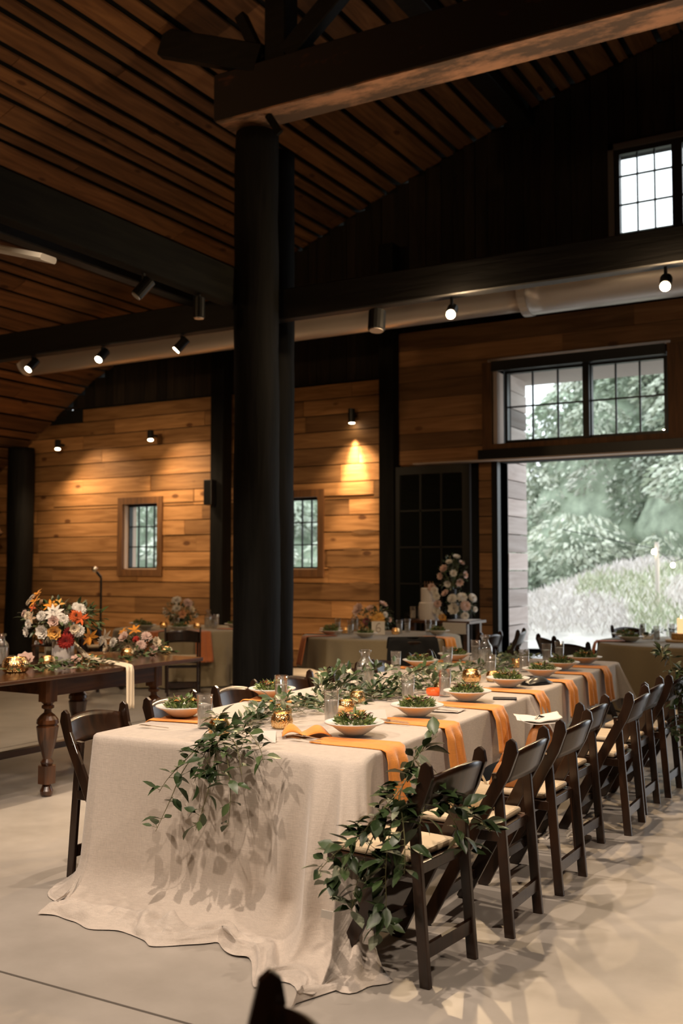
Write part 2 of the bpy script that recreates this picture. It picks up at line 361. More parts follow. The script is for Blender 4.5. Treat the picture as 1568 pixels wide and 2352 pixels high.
# backing wall with openings (a gable-shaped prism per rectangle)
def wallrects(x0,x1,z0,z1,holes):
    r = [(x0,z0,x1,z1)]
    for h in holes: r = rsub(r,h)
    return r
bk = M()
for a,b,c,d in wallrects(-17.3,6,0,4.55,[W1,W2,DO,TR,TR2]): bk.box((a,YW+.02,b),(c,YW+.32,d))
n = 60
xs = [-17.3+23.3*i/n for i in range(n+1)] + [UP[0],UP[1]]; xs.sort()
for a,c in zip(xs,xs[1:]):
    zt = max(4.55, min(roofz(max(a,-17.2)),roofz(c))+.12)
    for r in wallrects(a,c,4.55,zt,[UP]): bk.box((r[0],YW+.02,r[1]),(r[2],YW+.32,r[3]))
wb = structure(bk.build('wall_back', MT['black']))
# plank cladding, one board after another
pk = M(); z = 0.02; row = 0
while z < 4.53:
    hgt = .27 + rg.uniform(-.02,.02); z1 = min(z+hgt, 4.535)
    x = -15.9 - rg.random()*2
    while x < -6.95:
        ln = rg.uniform(1.6,4.2); x1 = min(x+ln,-6.95); xx = max(x,-17.2)
        if x1 > xx:
            c = rg.random()
            for a,b,cc,d in wallrects(xx,x1,z,z1,[W1,W2]):
                if (b+d)/2 < roofz((a+cc)/2)+.1 and cc-a > .01:
                    pk.box((a+.003,YW-.03+rg.uniform(0,.016),b+.008),(cc-.003,YW+.02,d-.007),c)
        x = x1
    z = z1
# shadows of crooked live edges below the wall lamp, painted as dark wavy strips
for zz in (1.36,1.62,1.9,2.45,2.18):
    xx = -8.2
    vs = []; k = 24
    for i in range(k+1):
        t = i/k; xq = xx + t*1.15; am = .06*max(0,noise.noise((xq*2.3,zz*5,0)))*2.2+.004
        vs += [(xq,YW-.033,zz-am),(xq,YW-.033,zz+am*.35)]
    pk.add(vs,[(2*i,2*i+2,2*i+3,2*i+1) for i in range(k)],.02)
structure(pk.build('wall_back_planks', MT['plank'], wb))
gb = M(); x = -14.2
while x < 6:
    wd = rg.uniform(.16,.3); x1 = x+wd; zt = min(roofz(x),roofz(min(x1,6)))
    for a,b,c,d in wallrects(x+.004,x1-.004,4.56,zt,[UP]): gb.box((a,YW-.05+rg.uniform(0,.02),b),(c,YW+.02,d),rg.random())
    x = x1
structure(gb.build('wall_back_gable_boards', MT['gable'], wb))
# valance above the sliding door: smooth planks standing proud of the wall
va = M(); z = 3.14
vb = [3.14,3.36,3.6,3.83,4.12,4.38,4.62,4.86,5.14]
for b,d in zip(vb,vb[1:]):
    x = -6.88
    while x < 6:
        x1 = min(6, x+rg.uniform(2.5,4.5)); c = rg.random()
        for r in wallrects(x,x1,b,d,[(-5.42,-2.86,3.2,4.6),(-2.66,-.36,3.2,4.6)]): va.box((r[0],13.72,r[1]+.003),(r[2],13.98,r[3]-.003),c)
        x = x1
vo = structure(va.build('wall_back_valance', MT['plank2'], wb))
# transom windows
def window(name, x0, x1, z0, z1, y, nx, nz, fw, mw, mat, parent_kind=True, depth=.09, offs=None):
    root = empty(name, ((x0+x1)/2, y, z0)); structure(root)
    hw = (x1-x0)/2; H = z1-z0
    f = M(); f.box((-hw,-depth/2,0),(hw,depth/2,fw)); f.box((-hw,-depth/2,H-fw),(hw,depth/2,H))
    f.box((-hw,-depth/2,fw),(-hw+fw,depth/2,H-fw)); f.box((hw-fw,-depth/2,fw),(hw,depth/2,H-fw))
    f.build('window_frame', mat, root)
    mu = M()
    for i in range(1,nx):
        xx = -hw+fw+(2*hw-2*fw)*i/nx; mu.box((xx-mw/2,-.015,fw),(xx+mw/2,.015,H-fw))
    zs = offs or [j/nz for j in range(1,nz)]
    for t in zs:
        zz = fw+(H-2*fw)*t; mu.box((-hw+fw,-.014,zz-mw/2),(hw-fw,.014,zz+mw/2))
    mu.build('muntins', mat, root)
    g = M(); g.box((-hw+fw,-.003,fw),(hw-fw,.003,H-fw)); g.build('glass_pane', MT['pane'], root)
    return root
window('window_3', -5.20,-4.03,3.39,4.42,13.86,3,2,.035,.022,MT['blackframe'])
window('window_4', -3.98,-2.94,3.39,4.42,13.86,3,2,.035,.022,MT['blackframe'])
window('window_5', -2.6,-.5,3.39,4.42,13.86,5,2,.035,.022,MT['blackframe'])
tm = M()
tm.box((-5.36,13.68,4.42),(-2.93,13.75,4.56)); tm.box((-4.05,13.74,3.39),(-3.96,13.9,4.44)); tm.box((-2.6,13.68,4.42),(-.4,13.75,4.56))
tm.box((-5.56,13.66,3.155),(6,13.78,3.29))
structure(tm.build('trim_2', MT['blackframe'], None))
tw = M()
tw.box((-5.5,13.685,3.29),(-5.36,13.74,4.55)); tw.box((-5.5,13.68,3.28),(-.3,13.74,3.37)); tw.box((-2.9,13.685,3.37),(-2.66,13.76,4.56))
structure(tw.build('trim_3', MT['trimwood']))
tw = M(); tw.box((-5.35,13.74,3.37),(-5.29,13.99,4.42)); tw.box((-6.6,13.67,3.135),(6,13.80,3.157)); tw.box((-2.68,13.72,3.39),(-2.62,13.99,4.42))
structure(tw.build('trim_4', simple('pale_reveal', (.62,.50,.42), .7)))
# exterior jamb: siding boards lit by daylight at the left of the opening
ej = M()
for k in range(17):
    ej.box((-5.52,YW+.33,-.05+k*.27),(-5.36+rg.uniform(-.006,.006),YW+1.15,-.05+k*.27+.255),rg.random())
structure(ej.build('wall_exterior_return', MT['whitewood']))
fr = M(); fr.box((-5.45,YW-.1,0),(-5.36,YW+.33,3.14)); structure(fr.build('trim_5', MT['blackframe']))
sf = M(); sf.box((-5.6,YW+.36,4.50),(4,YW+1.5,4.56)); structure(sf.build('trim_6', simple('exterior_soffit', (.5,.42,.38), .8)))
ws = M()
for k in range(12): ws.box((-5.66,YW-.06,k*.262),(-5.46,YW+.02,k*.262+.25),rg.random())
structure(ws.build('wall_back_inner_jamb', MT['plank2']))
# small windows with wood trim
for i,Wn in enumerate((W1,W2)):
    window('window_%d'%(i+1), Wn[0],Wn[1],Wn[2],Wn[3],YW+.14,4,3,.04,.02,MT['blackframe'])
    t = M(); x0,x1,z0,z1 = Wn
    for a,b in (((x0-.11,z0-.12),(x1+.11,z0)),((x0-.11,z1),(x1+.11,z1+.12)),((x0-.11,z0),(x0,z1)),((x1,z0),(x1+.11,z1))):
        t.box((a[0],YW-.06,a[1]),(b[0],YW+.03,b[1]))
    structure(t.build('trim_%d'%(7+i), MT['trimwood']))
    t = M(); t.box((x0,YW+.0,z0),(x0+.015,YW+.31,z1)); t.box((x1-.015,YW,z0),(x1,YW+.31,z1)); t.box((x0,YW,z0),(x1,YW+.31,z0+.015))
    structure(t.build('trim_%d'%(9+i), simple('pale_window_reveal', (.55,.42,.34), .7)))
window('window_6', UP[0],-2.78,UP[2],UP[3],YW-.02,3,4,.07,.02,MT['blackframe'],offs=[.26,.53,.80])
window('window_7', -2.78,UP[1],UP[2],UP[3],YW-.02,3,4,.07,.02,MT['blackframe'],offs=[.26,.53,.80])
t = M(); t.box((-3.70,YW-.10,UP[2]),(-3.62,YW,UP[3]+.08)); t.box((-3.70,YW-.10,UP[3]),(-1.8,YW,UP[3]+.08))
structure(t.build('trim_11', simple('grey_upper_window_trim', (.13,.11,.10), .5)))
# side and front walls
s_ = M(); s_.box((-17.5,-6,0),(-17.3,YW+.3,3.2)); structure(s_.build('wall_left', MT['plank2']))
s_ = M(); s_.box((6,-6,0),(6.2,YW+.3,8)); structure(s_.build('wall_right', MT['gable']))
s_ = M(); s_.box((-17.5,-6.2,0),(6.2,-6,10)); structure(s_.build('wall_front', MT['gable']))
# roof: backing + boards running front to back with dark gaps
rb = M(); p0 = PT
for (a,b),(c,d) in zip(PT,PT[1:]):
    rb.add([(a,-6,b+.12),(c,-6,d+.12),(c,YW+.3,d+.12),(a,YW+.3,b+.12),(a,-6,b+.2),(c,-6,d+.2),(c,YW+.3,d+.2),(a,YW+.3,b+.2)],
           [(0,1,2,3),(7,6,5,4),(0,4,5,1),(3,2,6,7),(0,3,7,4),(1,5,6,2)])
cl = structure(rb.build('ceiling', MT['black']))
bd = M(); rg = random.Random(11)
for (a,b),(c,d) in zip(PT,PT[1:]):
    ln = math.hypot(c-a,d-b); s = .02
    while s < ln-.03:
        wd = min(rg.choice([.13,.15,.24,.27,.30,.33]), ln-.02-s); y = -6.0
        cs = rg.random()
        while y < YW:
            y1 = min(YW, y + rg.uniform(2.2,5.5)); cc = min(1,max(0,cs*.5+rg.random()*.6))
            t0 = s/ln; t1 = (s+wd)/ln
            A = (a+(c-a)*t0, b+(d-b)*t0); B = (a+(c-a)*t1, b+(d-b)*t1)
            bd.add([(A[0],y+.004,A[1]),(B[0],y+.004,B[1]),(B[0],y1-.004,B[1]),(A[0],y1-.004,A[1]),
                    (A[0],y+.004,A[1]+.025),(B[0],y+.004,B[1]+.025),(B[0],y1-.004,B[1]+.025),(A[0],y1-.004,A[1]+.025)],
                   [(0,3,2,1),(0,1,5,4),(2,3,7,6),(1,2,6,5),(3,0,4,7)], cc)
            y = y1
        s += wd + .078
structure(bd.build('ceiling_boards', MT['roof'], cl))

# ================================================================ POSTS AND BEAMS
def log_post(x, y, r, h, label, lean=0, sd=0, group=None):
    m = M(); nn = 40; ns = 20; vs = []
    for j in range(nn+1):
        z = h*j/nn
        for k in range(ns):
            a = 2*PI*k/ns
            q = r*(1 + .10*noise.noise((cos(a)*.8+sd, sin(a)*.8, z*.9+sd)) + .035*noise.noise((cos(a)*4, sin(a)*4, z*3+sd)) + .06*(1-z/h))
            vs.append((q*cos(a)+lean*z, q*sin(a), z))
    fs = [(j*ns+k, j*ns+(k+1)%ns, (j+1)*ns+(k+1)%ns, (j+1)*ns+k) for j in range(nn) for k in range(ns)] + [tuple(range(ns))[::-1], tuple(range(nn*ns,nn*ns+ns))]
    m.add(vs, fs); o = m.build('log_post', MT['log'], smooth=True); o.location = (x,y,0)
    return tag(o, label, 'post', group)
log_post(-6.20,9.02,.235,6.32,'thick black peeled log post in front of its thinner twin', -.004, 1)
log_post(-6.36,9.60,.21,6.32,'black log post behind and right of the thickest post', 0, 5)
def timber(name, p, q, w_, h_, mat, label, ch=.012, group=None):
    m = M(); p = Vector(p); q = Vector(q); c = (p+q)/2
    m.bar(p-c, q-c, w_, h_, ch=ch); o = m.build(name, mat); o.location = c
    return tag(o, label, 'beam', group)
bw = timber('cross_beam', (-6.55,8.88,6.67), (4.5,8.88,6.67), .40, .52, MT['worn'], 'thick worn brown cross beam resting on the log posts', .015)
m = M(); m.box((-5.5,-.195,-.275),(5.5,.195,-.258)); m.build('beam_underside', MT['worn_underlit'], bw)
timber('track_beam', (-13.0,9.25,4.455), (5.5,9.25,4.455), .16, .33, MT['beamdark'], 'long dark beam with track lights hung below it')
timber('side_beam', (-6.42,-2,4.61), (-6.42,9.0,4.61), .16, .40, MT['beamgrey'], 'dark grey side beam running back to the left of the log post')
timber('rear_side_beam', (-7.15,-2,4.75), (-7.15,9.2,4.75), .16, .34, MT['beamdark'], 'black beam beside the grey side beam, farther left')
timber('king_post', (-5.82,8.88,6.935), (-5.82,8.88,7.8), .26, .26, MT['beamdark'], 'dark upright king post above the cross beam')
timber('brace', (-6.0,8.75,6.98), (-7.18,8.6,7.40), .14, .30, MT['beamdark'], 'dark brace rising left from the log post to the roof boards')
timber('brace', (-6.0,8.8,6.98), (-6.28,8.8,7.55), .12, .12, MT['beamdark'], 'thin steep brace between king post and left brace')
timber('brace', (-5.68,8.8,6.98), (-4.95,8.8,7.55), .14, .22, MT['beamdark'], 'dark brace rising right from the king post')
timber('roof_purlin', (-4.9,-3,8.05), (-4.9,13.9,8.05), .30, .16, MT['beamdark'], 'dark roof purlin above the cross beam, right of the king post')
timber('knee_bracket', (-5.93,8.80,6.39), (-5.78,8.80,6.16), .04, .08, MT['beamgrey'], 'small grey steel bracket under the cross beam at the post')
# posts standing at the back wall
def wpost(x0,x1,y,h,label,mat='log'):
    m = M(); m.box((-(x1-x0)/2,-.13,0),((x1-x0)/2,.13,h)); o = m.build('wall_post', MT[mat], bevel=.015); o.location = ((x0+x1)/2,y,0)
    return tag(o,label,'post')
log_post(-14.7,13.6,.235,3.85,'black log post at the far left corner of the plank wall',0,9)
wpost(-10.33,-10.07,13.78,6.2,'black square post against the plank wall, left of the thick log posts')
wpost(-7.10,-6.85,13.66,6.5,'black square post between plank wall and sliding glass door')
m = M(); m.box((-.08,-.07,-.21),(.08,.07,.21)); o = m.build('speaker', MT['blackmetal'], bevel=.01); o.location = (-10.27,13.57,2.85)
tag(o, 'small black box speaker on the left wall post', 'speaker')
timber('brace', (-15.9,13.0,3.6), (-14.9,13.3,2.2), .10, .16, MT['trimwood'], 'brown brace leaning at the far left edge of the plank wall')
# duct
du = empty('air_duct', (-4.6,12.4,5.13))
def dsec(x0,x1,r,dz):
    m = M(); N_ = 28; vs = []; K = 40
    for j in range(K+1):
        for k in range(N_):
            a = 2*PI*k/N_; vs.append((x0+(x1-x0)*j/K, r*cos(a), dz+r*sin(a)))
    m.add(vs, [(j*N_+k, j*N_+(k+1)%N_, (j+1)*N_+(k+1)%N_, (j+1)*N_+k) for j in range(K) for k in range(N_)]+[tuple(range(N_)),tuple(range(K*N_,K*N_+N_))[::-1]])
    return m
dsec(0.28,9.5,.30,.0).build('duct_section', MT['steel'], du, smooth=True)
dsec(-8.7,.25,.24,.0).build('duct_section', MT['steel'], du, smooth=True)
m = M(); m.tube([(.2,0,0),(.31,0,0)],.315,28); m.build('collar', MT['steel'], du)
m = M(); m.box((-9,-.34,.28),(9.5,-.31,.31)); m.build('hanger_rail', MT['steel'], du)
tag(du, 'galvanised round air duct hanging below the dark gable', 'duct')
# track lights
def track(px, aim, label, lit=True, zt=4.285, y=9.25, L_=.17, drop=.10, energy=120, size=60, rad=.055, bulb=0):
    root = empty('track_light', (px,y,zt)); d = (Vector(aim)-Vector((px,y,zt-drop))).normalized()
    m = M(); m.bar((0,0,0),(0,0,-drop),.025,.025); m.build('mount_arm', MT['blackmetal'], root)
    c = Vector((0,0,-drop)); m = M(); m.tube([c-d*L_*.5, c+d*L_*.5, c+d*L_*.52],[rad,rad,rad*.96],16); m.build('lamp_housing', MT['blackmetal'], root, smooth=False)
    e = c+d*L_*.535
    m = M(); m.tube([e, e+d*.008], rad*.82, 16); m.build('lamp_lens', MT['lampface'] if lit else MT['steel'], root)
    if lit: spot(Vector((px,y,zt))+e+d*.03, aim, energy, size, .7, .04)
    if bulb:
        l = bpy.data.lights.new('bulb','POINT'); l.energy = bulb; l.color = WARM; l.shadow_soft_size = .03
        o = bpy.data.objects.new('bulb', l); COL.objects.link(o); o.location = Vector((px,y,zt))+e+d*.04
    tag(root, label, 'track light', 'track lights under the beams'); return root
GA = 'track light on the long beam, '
track(-9.82,(-10.6,5.5,0),'black track light at the left end of the long beam, lit',True,energy=160)
track(-8.64,(-8.6,5.0,0),'lit black track light, second from the left on the long beam',True,energy=160)
track(-7.42,(-9.8,7.5,1.0),'lit black track light just left of the log post on the long beam',True,energy=160)
track(-4.03,(-2.3,3.0,0),'glaring track light on the long beam above the sliding door valance',True,energy=340,size=75,drop=.14,bulb=70)
track(-1.96,(-1.2,3.6,0),'brightest track light on the long beam at the right edge of the photo',True,energy=340,size=80,drop=.14,bulb=90)
track(-4.87,(-4.82,8.9,2),'unlit black twin track light in front of the duct',False,drop=.13,L_=.2,rad=.09)
track(-6.42,(-6.42,8.28,0),'unlit black track light under the grey side beam near the post',False,zt=4.41,y=8.28,L_=.2,drop=.14,rad=.06)
track(-6.42,(-7.4,6.4,2.5),'unlit black track light under the grey side beam, farther from the post',False,zt=4.41,y=7.42,L_=.2,drop=.14,rad=.06)
ll_ = timber('linear_light', (-6.9,5.5,4.29), (-5.69,5.5,3.93), .16, .05, MT['white'], 'cream linear light housing slung under the beams at the left edge'); ll_['category'] = 'light fixture'
# wall lamps
def walllamp(x,z,aim,label,energy,size,y=YW-.16,ln=.16):
    root = empty('wall_lamp',(x,y,z)); d = (Vector(aim)-Vector((x,y,z))).normalized()
    m = M(); m.box((-.03,0,-.02),(.03,.15,.02)); m.build('mount_arm', MT['blackmetal'], root)
    m = M(); m.tube([-d*ln*.5, d*ln*.5],[.055,.055],16); m.build('lamp_housing', MT['blackmetal'], root)
    m = M(); m.tube([d*(ln*.5+.002), d*(ln*.5+.012)],.046,16); m.build('lamp_lens', MT['lampface'], root)
    spot(Vector((x,y,z))+d*(ln*.5+.03), aim, energy, size, .9, .03)
    tag(root,label,'wall lamp')
walllamp(-7.75,3.98,(-7.75,YW-.03,1.0),'black cylinder wall lamp lighting the planks right of the log posts',1300,40,ln=.22,y=YW-.13)
spot((-7.75,YW-.35,3.8),(-7.75,YW,1.0),200,100,1,.05)
walllamp(-13.71,3.85,(-13.3,YW-.9,1.5),'lit wall lamp high on the planks, nearer the left corner post',150,130,y=YW-.45)
walllamp(-11.53,3.88,(-11.1,YW-.9,1.5),'lit wall lamp high on the planks above and right of the left window',150,130,y=YW-.45)
spot((-13.5,YW-.9,3.9),(-12.9,YW,2.6),130,95,1,.05); spot((-11.4,YW-.9,3.95),(-10.9,YW,2.6),130,95,1,.05)
spot((-9.8,8.9,4.0),(-12.2,YW,1.9),430,75,1,.1); spot((-7.2,9.6,4.0),(-8.4,YW,2.0),160,60,1,.1)  # unseen wide spots added to wash the back wall
# sliding glass door parked at the left of the opening
dr = structure(empty('door_1',(-6.28,13.62,0)))
m = M()
for a in ((-.62,-.50),(.50,.62)): m.box((a[0],-.03,.02),(a[1],.03,3.1))
m.box((-.5,-.03,.02),(.5,.03,.30)); m.box((-.5,-.03,2.98),(.5,.03,3.1)); m.build('door_frame', MT['blackframe'], dr)
m = M()
for i in (1,2): m.box((-.5+i/3-.012,-.02,.3),(-.5+i/3+.012,.02,2.98))
for j in (1,2,3,4): m.box((-.5,-.02,.3+2.68*j/5-.012),(.5,.02,.3+2.68*j/5+.012))
m.build('muntins', MT['blackframe'], dr)
m = M(); m.box((-.5,-.004,.3),(.5,.004,2.98)); m.build('glass_pane', simple('dark_reflective_glass',(.008,.009,.008),.03,0,.9), dr)

# ================================================================ LONG TABLE
TA = math.radians(2.5); TO = Vector((-2.94,3.94,0)); HW = .745; TZ = .765
def T(u, v, z=TZ):   # table frame: u across (right positive), v along, to the far end
    return Vector((TO.x + u*cos(TA) - v*sin(TA), TO.y + u*sin(TA) + v*cos(TA), z))
def tinv(x, y):
    dx, dy = x-TO.x, y-TO.y
    return (dx*cos(TA)+dy*sin(TA), -dx*sin(TA)+dy*cos(TA))
TM = Matrix.Rotation(TA,4,'Z')
def banquet(v0, v1, label):
    c = T(0,(v0+v1)/2,0); root = empty('banquet_table', c, TA); L_ = v1-v0-.03
    m = M(); m.box((-HW+.015,-L_/2,.715),(HW-.015,L_/2,.745)); m.build('tabletop', MT['farm'], root)
    for a in (-1,1):
        for b in (-1,1):
            m = M(); m.tube([(a*.5,b*(L_/2-.35),.715),(a*.5,b*(L_/2-.3),0)],.016,8); m.build('leg', MT['blackmetal'], root)
    tag(root, label, 'table', None)
banquet(0,2.62,'near banquet table hidden beneath the floor-length linen cloth')
banquet(2.64,5.25,'far banquet table hidden beneath the second linen cloth')
def cloth(name, v0, v1, front, label, sd):
    vc = (v0+v1)/2; hl = (v1-v0)/2; R = .045; per = []
    def edge(p, q, n, k, tg):
        for i in range(k): t = i/k; per.append((p[0]+(q[0]-p[0])*t, p[1]+(q[1]-p[1])*t, n[0], n[1], tg, t))
    def arc(cx, cy, a0, tg, k=10):
        for i in range(k):
            a = a0 - (PI/2)*i/k; per.append((cx+R*cos(a), cy+R*sin(a), cos(a), sin(a), tg, i/k))
    # clockwise from far-left corner: far side, right, front, left
    edge((-HW+R,hl),(HW-R,hl),(0,1),40,'far'); arc(HW-R,hl-R,PI/2,'c1')
    edge((HW,hl-R),(HW,-hl+R),(1,0),120,'right'); arc(HW-R,-hl+R,0,'c2')
    edge((HW-R,-hl),(-HW+R,-hl),(0,-1),130,'front'); arc(-HW+R,-hl+R,-PI/2,'c3')
    edge((-HW,-hl+R),(-HW,hl-R),(-1,0),90,'left'); arc(-HW+R,hl-R,PI,'c4')
    n = len(per); rows = 46; vs = []
    side = .31
    arcs = 0; prev = per[-1]
    for i,(x,y,nx,ny,tg,t) in enumerate(per):
        # hem length
        Lh = side
        dright = (t)*2*(hl-R) if tg == 'left' else (1-t)*2*(hl-R)      # distance from front corner on the sides
        if front:
            if tg == 'front': Lh = 1.19 + .10*(1-t)*min(1,t/.15) + .05*noise.noise((x*4,sd,0)) - .12*math.exp(-((t*2*(HW-R))/.2)**2)
            elif tg in ('c2','c3'): Lh = .93
            elif tg in ('right','left') and dright < .10: Lh = .80
            elif tg in ('right','left') and dright < .115: Lh = side + (.8-side)*(.115-dright)/.015
        elif tg == 'front': Lh = .12
        if tg == 'far' and front: Lh = .10
        if tg in ('c1','c4') or (tg in ('right','left') and 2*(hl-R)-dright < .10): Lh = side*1.45
        if not front and (tg in ('c2','c3') or (tg in ('right','left') and dright < .1)): Lh = side*1.45
        # folds
        a = None
        if tg == 'front': xr = t*2*(HW-R); xl = (1-t)*2*(HW-R)
        for j in range(rows+1):
            tt = Lh*j/rows; f = min(tt/.76,1)
            Rc = .17 if front else 9
            out = .006; ca = PI/2*min(1,tt/.03); 
            if tt < .03: z = TZ - .02*(1-cos(ca)); out = .02*sin(ca)*.6
            else: z = TZ - .02 - (tt-.03); out = .012
            lat = 0; cx_ = cy_ = 0
            if tg == 'front' and front:
                env = math.exp(-(xr/.30)**2)
                out += f*(.03 + .02*noise.noise((x*2.2,f*1.5,sd)) + env*(.07 + .115*cos(xr/.075*PI*(1.1-.3*f))*min(1,xr/.03+.3))) 
                out += f*math.exp(-(xl/.12)**2)*.05 + .016*f*sin(x*9+1.2*f)+.01*f*noise.noise((x*7,f*2,3))
                ef = math.exp(-(xr/.24)**2); out += ef*f**.62*.34 - env*f*.06; lat = ef*f**.62*.17 + .03*f*env*sin(xr*40)
            elif front and tg in ('c2',): cx_ = f**.62*.20; cy_ = -f**.62*.35; out += f*.02*cos(t*9)
            elif front and tg == 'right' and dright < .13: ew = math.exp(-(dright/.05)**2); cx_ = f**.62*.20*ew; cy_ = -f**.62*.35*ew; out += .02*f*cos(dright*90)
            elif front and tg in ('c3',) or (front and tg == 'left' and dright < .13): out += f*.07
            elif tg in ('c1','c4','c2','c3'): out += tt*.35
            else: out += tt*(.07+.05*sin(y*7+sd)+.04*noise.noise((y*5,sd,2)))
            if tg in ('right','left') and not (front and dright < .13) and (2*(hl-R)-dright < .12 or dright < .12): out += tt*.22*(1+sin(dright*70))
            px = x + nx*out + cx_; py = y + ny*out + cy_
            zt = TZ - .02 - Rc*.55
            if front and z < Rc*.8:
                s_ = tt - (TZ-.02-Rc*.8)-.03; q = min(1,s_/(Rc*1.25)); ang = q*PI/2
                o2 = Rc*1.0*(1-cos(ang)); z = .016+(Rc*.8)*(1-sin(ang)) if q < 1 else .016
                rest = max(0, s_-Rc*1.25)
                xx = x if tg == 'front' else (HW if x > 0 else -HW)
                o2 += rest*(.55+.35*noise.noise((xx*3.1,1.7,sd)))
                k_ = rest/.3
                wv = noise.noise((xx*5.5+k_*1.0, k_*2.3, 4.1))
                z += min(1,k_*2)*max(.05,1-(j/rows)**8*.97)*(.012+.13*abs(wv)+.06*max(0,noise.noise((xx*11,k_*4,9))))
                shift = 0
                fx = 1 if tg != 'front' else 0
                px = x + cx_ + nx*(out+o2*(.5 if tg != 'right' else .1)) + q*.03*noise.noise((xx*8,k_*3,1)) ; py = y + cy_ + ny*(out+o2*(.6 if fx else 1)) - (0 if tg == 'front' else o2*.3) + .05*q*noise.noise((xx*6,k_*2,7))
            p = T(px+lat, vc+py, max(z - (.012 if front and j > rows-3 else 0),.004)); vs.append(p)
    fs = []
    for i in range(n):
        k = (i+1)%n
        for j in range(rows): fs.append((i*(rows+1)+j, k*(rows+1)+j, k*(rows+1)+j+1, i*(rows+1)+j+1))
    m = M(); m.add(vs, fs); b0 = len(m.v)
    for q in (.985,.9):
        m.v += [T(per[i][0]*q, vc+per[i][1]*q, TZ) for i in range(n)]
    for i in range(n):
        k = (i+1)%n; m.f += [(i*(rows+1), b0+i, b0+k, k*(rows+1)), (b0+i, b0+n+i, b0+n+k, b0+k)]; m.c += [None,None]
    b1 = len(m.v); m.v.append(T(0,vc,TZ))
    for i in range(n): m.f.append((b0+n+i, b1, b0+n+(i+1)%n)); m.c.append(None)
    c = T(0,vc,0); m.v = [(p[0]-c.x,p[1]-c.y,p[2]) for p in m.v]
    o = m.build(name, MT['linen'], smooth=True); o.location = c
    return tag(o, label, 'tablecloth')
cloth('tablecloth',0,2.62,True,'sand linen tablecloth pooling on the floor at the near end of the long table',2.0)
cloth('tablecloth',2.60,5.25,False,'sand linen tablecloth on the far half of the long table',7.0)

# ---------------------------------------------------------------- folding chair
def make_chair(label, group):
    r = empty('folding_chair'); tag(r, label, 'chair', group); W = .215; cm = MT['chair']
    for s in (-1,1):
        m = M(); y = s*W
        pts = [(-.30,.80),(-.292,.845),(-.27,.862),(-.248,.845),(-.225,.75),(.175,.012),(.16,0),(.125,0),(.11,.01),(-.262,.70)]
        n = len(pts); m.add([(x,y-.011,z) for x,z in pts]+[(x,y+.011,z) for x,z in pts],
            [tuple(range(n)), tuple(range(2*n-1,n-1,-1))]+[(i,i+n,(i+1)%n+n,(i+1)%n) for i in range(n)])
        m.build('side_rail', cm, r, bevel=.003)
        m = M(); m.bar((-.245,s*(W-.030),0),(-.19,s*(W-.030),.70),.026,.045,up=(1,0,0),ch=.004); m.build('leg', cm, r)
    m = M()
    def bk_(u,v):
        y = (u-.5)*2*(W-.011); arch = .028*(1-(2*u-1)**2); z = .665+v*(.135+arch) - (1-v)*.0+ (1-v)*arch*.55
        x = -.265 - (z-.75)*.35 - .035*(1-(2*u-1)**2)
        return (x,y,z)
    m.grid(bk_,14,5); m.build('backrest', cm, r, smooth=True, solid=.014)
    m = M(); m.box((-.19,-W+.045,.425),(.21,W-.045,.448)); 
    m.box((-.20,-W+.016,.405),(.215,-W+.045,.45)); m.box((-.20,W-.045,.405),(.215,W-.016,.45)); m.box((.19,-W+.045,.405),(.215,W-.045,.45)); m.box((-.20,-W+.045,.405),(-.175,W-.045,.45))
    m.build('seat_frame', cm, r, bevel=.003)
    m = M(); m.box((-.17,-W+.035,.452),(.20,W-.035,.482)); m.build('seat_pad', MT['pad'], r, bevel=.012)
    m = M(); m.bar((-.236,-W+.03,.13),(-.236,W-.03,.13),.018,.055); m.build('stretcher', cm, r)
    m = M(); m.bar((.085,-W,.125),(.085,W,.125),.018,.045); m.build('stretcher', cm, r)
    m = M(); m.bar((-.03,-W,.35),(-.03,W,.35),.018,.035); m.build('stretcher', cm, r)
    for s in (-1,1):
        m = M(); m.tube([(-.20,s*(W-.05),.69),(-.20,s*(W+.016),.69)],.006,8); m.build('pivot_pin', MT['silver'], r)
    return r
CR = 'folding chairs along the right side of the long table'; CL = 'folding chairs along the left side of the long table'
ch0 = make_chair('dark wooden folding chair nearest the camera on the right side, hung with vines', CR)
ordn = ['nearest','second','third','fourth','fifth','sixth','seventh','eighth']
ry = [(-1.93,3.84,'v'),(-1.86,4.48,''),(-1.85,5.15,''),(-1.95,5.84,''),(-1.85,6.44,''),(-1.89,7.02,''),(-1.86,7.60,''),(-1.86,8.25,'')]
for i,(x,y,_) in enumerate(ry):
    rot = PI + math.radians([-6,0,-1,-3,1,0,0,1][i])
    if i == 0: ch0.location = (x,y,0); ch0.rotation_euler = (0,0,rot); continue
    lab = ['','dark folding chair with a tan handbag on its seat, second on the right side','dark folding chair with folded white paper bag at its back, third on the right',
           'dark folding chair slightly pulled in, fourth along the right side of the long table','dark folding chair with brown handbag on its seat, fifth along the right side',
           'dark folding chair sixth along the right side of the long table','dark folding chair seventh on the right, draped with far greenery','dark folding chair at the far right end beyond the hanging greenery'][i]
    dup(ch0,(x,y,0),rot,lab,CR)
ly = [4.17,4.81,5.47,6.22,6.95,7.65,8.35]
lp = ['dark brown folding chair at the near left corner of the long table',
      'dark folding chair second on the left, behind the nearest water glass',
      'dark folding chair third on the left, behind the second salad bowl',
      'dark folding chair fourth on the left, behind the leafy garland clump',
      'dark folding chair fifth on the left, half hidden by the glass bottle',
      'dark folding chair sixth on the left side of the long table','dark folding chair farthest along the left side of the long table']
for i,y in enumerate(ly): dup(ch0,(-3.63-.012*i + (-.02 if i == 0 else 0),y,0),math.radians([-2,1,0,2,0,1,0][i]),lp[i],CL)
